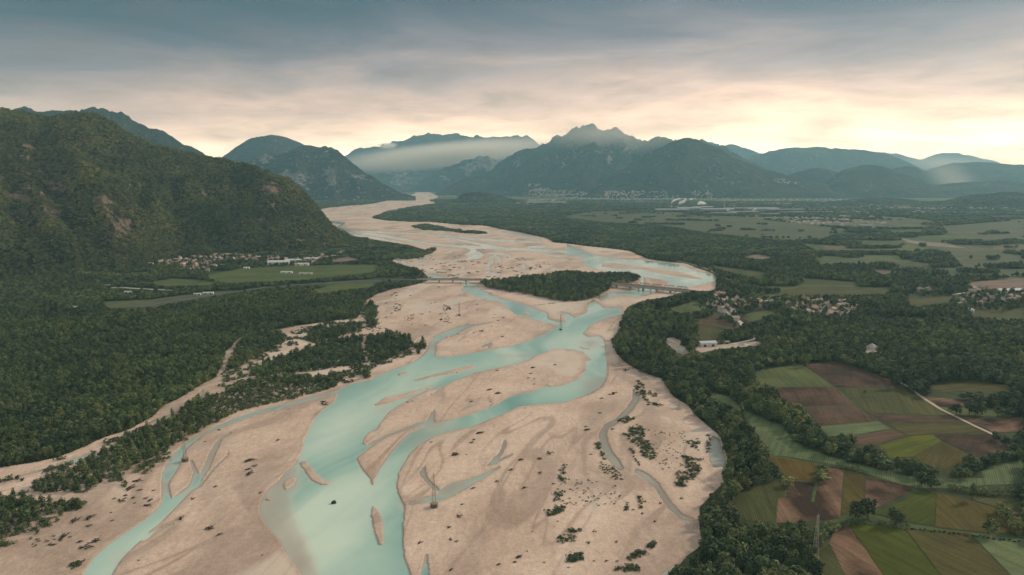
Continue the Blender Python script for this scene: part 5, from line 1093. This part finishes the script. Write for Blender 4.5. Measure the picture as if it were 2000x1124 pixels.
m = bpy.data.materials.new('steam'); m.use_nodes = True; nt = m.node_tree; nt.nodes.clear(); v = nt.nodes.new('ShaderNodeVolumePrincipled'); o_ = nt.nodes.new('ShaderNodeOutputMaterial')
v.inputs['Color'].default_value = (.98, .96, .93, 1); v.inputs['Density'].default_value = .10; v.inputs['Anisotropy'].default_value = .3; nt.links.new(v.outputs[0], o_.inputs['Volume'])
def plume(px, py, z0, lumps, lb):
    x, y = ground_at(px, py); bm = bmesh.new()
    for (dx, dz, r) in lumps:
        dx *= .72; dz *= .72; r *= .62
        b2 = rock_mesh(int(abs(px+dx)), r); 
        for q in b2.verts: q.co.x += dx; q.co.z += dz+z0
        tmp = bpy.data.meshes.new('lump'); b2.to_mesh(tmp); b2.free(); bm.from_mesh(tmp); bpy.data.meshes.remove(tmp)
    me = bpy.data.meshes.new('steam_plume'); bm.to_mesh(me); bm.free(); me.materials.append(m); o = bpy.data.objects.new('steam_plume', me); COL.objects.link(o); o.location = (float(x), float(y), 0)
    rm = o.modifiers.new('merge', 'REMESH'); rm.mode = 'VOXEL'; rm.voxel_size = 4.0; tag(o, lb, 'steam')
plume(1311, 409, 52, [(0, 4, 9), (8, 16, 13), (22, 26, 16), (42, 34, 17), (66, 42, 16), (90, 50, 13)], 'thin leaning steam plume at the left end of the works')
plume(1326, 409, 44, [(0, 6, 14), (14, 14, 19), (34, 20, 20), (54, 28, 17), (66, 44, 15), (72, 60, 12)], 'bent billowing steam plume beside the leftmost plume')
plume(1347, 409, 78, [(0, 4, 11), (16, 8, 14), (34, 12, 10)], 'small detached steam puff above the left works halls')
plume(1364, 409, 42, [(0, 8, 20), (22, 16, 24), (48, 14, 22), (70, 8, 14), (88, 4, 9)], 'rounded bright steam cloud right of the other plumes')
plume(1420, 416, 14, [(0, 4, 10), (8, 10, 12), (22, 10, 9)], 'low white steam puff in the middle of the works')
plume(1470, 415, 14, [(0, 3, 9), (18, 8, 12), (32, 14, 10)], 'low white steam puff at the right side of the works')
# far houses: a mass of small gabled houses
M_far_wall = simple('weathered_render', (.44, .40, .36), .85, .15, .05)
def town(name, pts, label, sz=(11, 20)):
    n = len(pts); w = rng.uniform(*sz, n); d = rng.uniform(.55, .8, n)*w; h = rng.uniform(6, 9, n); a = rng.uniform(-.5, .5, n); V = []; 
    for sx, sy, sz_ in ((-1, -1, -.2), (1, -1, -.2), (1, 1, -.2), (-1, 1, -.2), (-1, -1, 1), (1, -1, 1), (1, 1, 1), (-1, 1, 1), (-1, 0, 1.45), (1, 0, 1.45)):
        x = sx*w/2; y = sy*d/2; V.append(np.stack([pts[:, 0]+x*np.cos(a)-y*np.sin(a), pts[:, 1]+x*np.sin(a)+y*np.cos(a), pts[:, 2]+sz_*h], 1))
    V = np.stack(V, 1).reshape(-1, 3); base = (np.arange(n)*10)[:, None]; fs = []
    for k in range(n):
        b = k*10; fs += [[b, b+1, b+5, b+4], [b+2, b+3, b+7, b+6], [b+1, b+2, b+6, b+9, b+5], [b+3, b, b+4, b+8, b+7], [b+4, b+5, b+9, b+8], [b+6, b+7, b+8, b+9]]
    o = mesh_obj(name, V, fs, M_far_wall); o.data.materials.append(M_tile2); o.data.materials.append(M_ochre); o.data.materials.append(M_hallroof)
    mi = np.zeros((n, 6), np.int32); mi[:, :4] = np.where(rng.uniform(0, 1, n) < .3, 0, 2)[:, None]; mi[:, 4:] = np.where(rng.uniform(0, 1, n) < .72, 1, 3)[:, None]; o.data.polygons.foreach_set('material_index', mi.ravel()); tag(o, label, 'town', kind='stuff')
pp = []
for (x0, x1, y0, y1, n, thr) in ((1020, 1300, 387, 398, 420, .50), (1300, 1700, 387, 406, 420, .54), (1500, 2000, 398, 440, 900, .57), (1450, 1700, 424, 446, 60, .5), (1000, 1110, 391, 398, 220, .3), (620, 720, 386, 390, 60, .3), (860, 890, 383, 388, 60, .3)):
    px = rng.uniform(x0, x1, n*2); py = rng.uniform(y0, y1, n*2); x, y = ground_at(px, py); k = (fbm(x/500, y/500, 3, 83) > thr) & ~sample(FIELDMASK, px, py)
    pp.append(np.stack([x[k], y[k], 0*x[k]], 1)[:n])
for V3, (x0, x1, y0, y1, n) in ((CENTRAL[0], (1030, 1260, 360, 389, 620)), (SPUR[0], (1180, 1420, 374, 390, 200)), (SPUR[0], (1505, 1560, 350, 360, 40))):
    Vf = V3.reshape(-1, 3); qx, qy = project(Vf[:, 0], Vf[:, 1], Vf[:, 2]); ok = (qx > x0) & (qx < x1) & (qy > y0) & (qy < y1) & (fbm(Vf[:, 0]/350, Vf[:, 1]/350, 3, 84) > .47); ok[-V3.shape[1]*2:] = False; ix = np.nonzero(ok)[0]
    if len(ix): i_ = rng.choice(ix, n); u_ = rng.uniform(0, 1, (n, 1)); w_ = rng.uniform(0, 1, (n, 1)); nc = V3.shape[1]; pp.append(Vf[i_]*(1-u_)*(1-w_)+Vf[i_+1]*u_*(1-w_)+Vf[i_+nc]*(1-u_)*w_+Vf[i_+nc+1]*u_*w_)
town('distant_town', np.concatenate(pp), 'pale scatter of small houses spread over the hazy plain')
# ------------------------------------------------------------------ the air: one closed box of even haze round everything
hz = MB().box((0, 16000, 870), (61000, 37000, 1756)); m = bpy.data.materials.new('haze_air'); m.use_nodes = True
nt = m.node_tree; nt.nodes.clear(); v = nt.nodes.new('ShaderNodeVolumePrincipled'); o_ = nt.nodes.new('ShaderNodeOutputMaterial')
v.inputs['Color'].default_value = (.33, .64, .78, 1); v.inputs['Density'].default_value = 4.1e-5; v.inputs['Anisotropy'].default_value = .2
nt.links.new(v.outputs[0], o_.inputs['Volume'])
tag(hz.build('haze', m), kind='stuff')
# ------------------------------------------------------------------ haze volumes added to shape light shafts and glow; one small cloud
def glow_haze(px, py, Y, rx, ry, rz, tilt, dens, label, name='glow_haze', col=(1.0, .93, .82, 1), aniso=.35):
    x, y, z = map(float, at_depth(px, py, Y)); bm = bmesh.new(); bmesh.ops.create_icosphere(bm, subdivisions=4, radius=1.0)
    me = bpy.data.meshes.new(name); bm.to_mesh(me); bm.free(); o = bpy.data.objects.new(name, me); COL.objects.link(o); o.location = (x, y, z); o.scale = (rx, ry, rz); o.rotation_euler = (0, R(tilt), 0)
    m = bpy.data.materials.new(name); m.use_nodes = True; nt = m.node_tree; nt.nodes.clear(); L = nt.links.new
    tc = N(nt, 'ShaderNodeTexCoord'); ln = nt.nodes.new('ShaderNodeVectorMath'); ln.operation = 'LENGTH'; L(tc.outputs['Object'], ln.inputs[0])
    nz = N(nt, 'ShaderNodeTexNoise', Scale=1.6, Detail=3.0); L(tc.outputs['Object'], nz.inputs['Vector'])
    f = math_n(nt, 'SUBTRACT', 1.0, ln.outputs['Value']); f = math_n(nt, 'MAXIMUM', f, 0.0); f = math_n(nt, 'POWER', f, 1.5)
    f = math_n(nt, 'MULTIPLY', f, math_n(nt, 'ADD', .5, nz.outputs[0]))
    v = nt.nodes.new('ShaderNodeVolumePrincipled'); o_ = nt.nodes.new('ShaderNodeOutputMaterial'); L(math_n(nt, 'MULTIPLY', f, dens), v.inputs['Density'])
    v.inputs['Color'].default_value = col; v.inputs['Anisotropy'].default_value = aniso; L(v.outputs[0], o_.inputs['Volume'])
    o.data.materials.append(m); tag(o, label, kind='stuff')
glow_haze(870, 303, 15000, 3000, 700, 330, -5.5, 9e-3, 'added haze volume standing in for the light shaft across the far range')
glow_haze(1180, 262, 11300, 1700, 500, 330, 2, 1.6e-3, 'thin added haze volume giving the warm glow round the central mountain summits')
glow_haze(1862, 352, 11200, 900, 500, 300, 40, 1.1e-3, 'added haze volume shaped as the light shaft between the right ridges')
glow_haze(1850, 318, 20500, 3600, 700, 330, 0, 8e-4, 'added haze volume giving the glow before the farthest right peaks')
glow_haze(757, 285, 14800, 260, 160, 85, -4, 2.4e-2, 'small white cloud caught on the far ridge', 'cloud', (1, .97, .93, 1), .4)
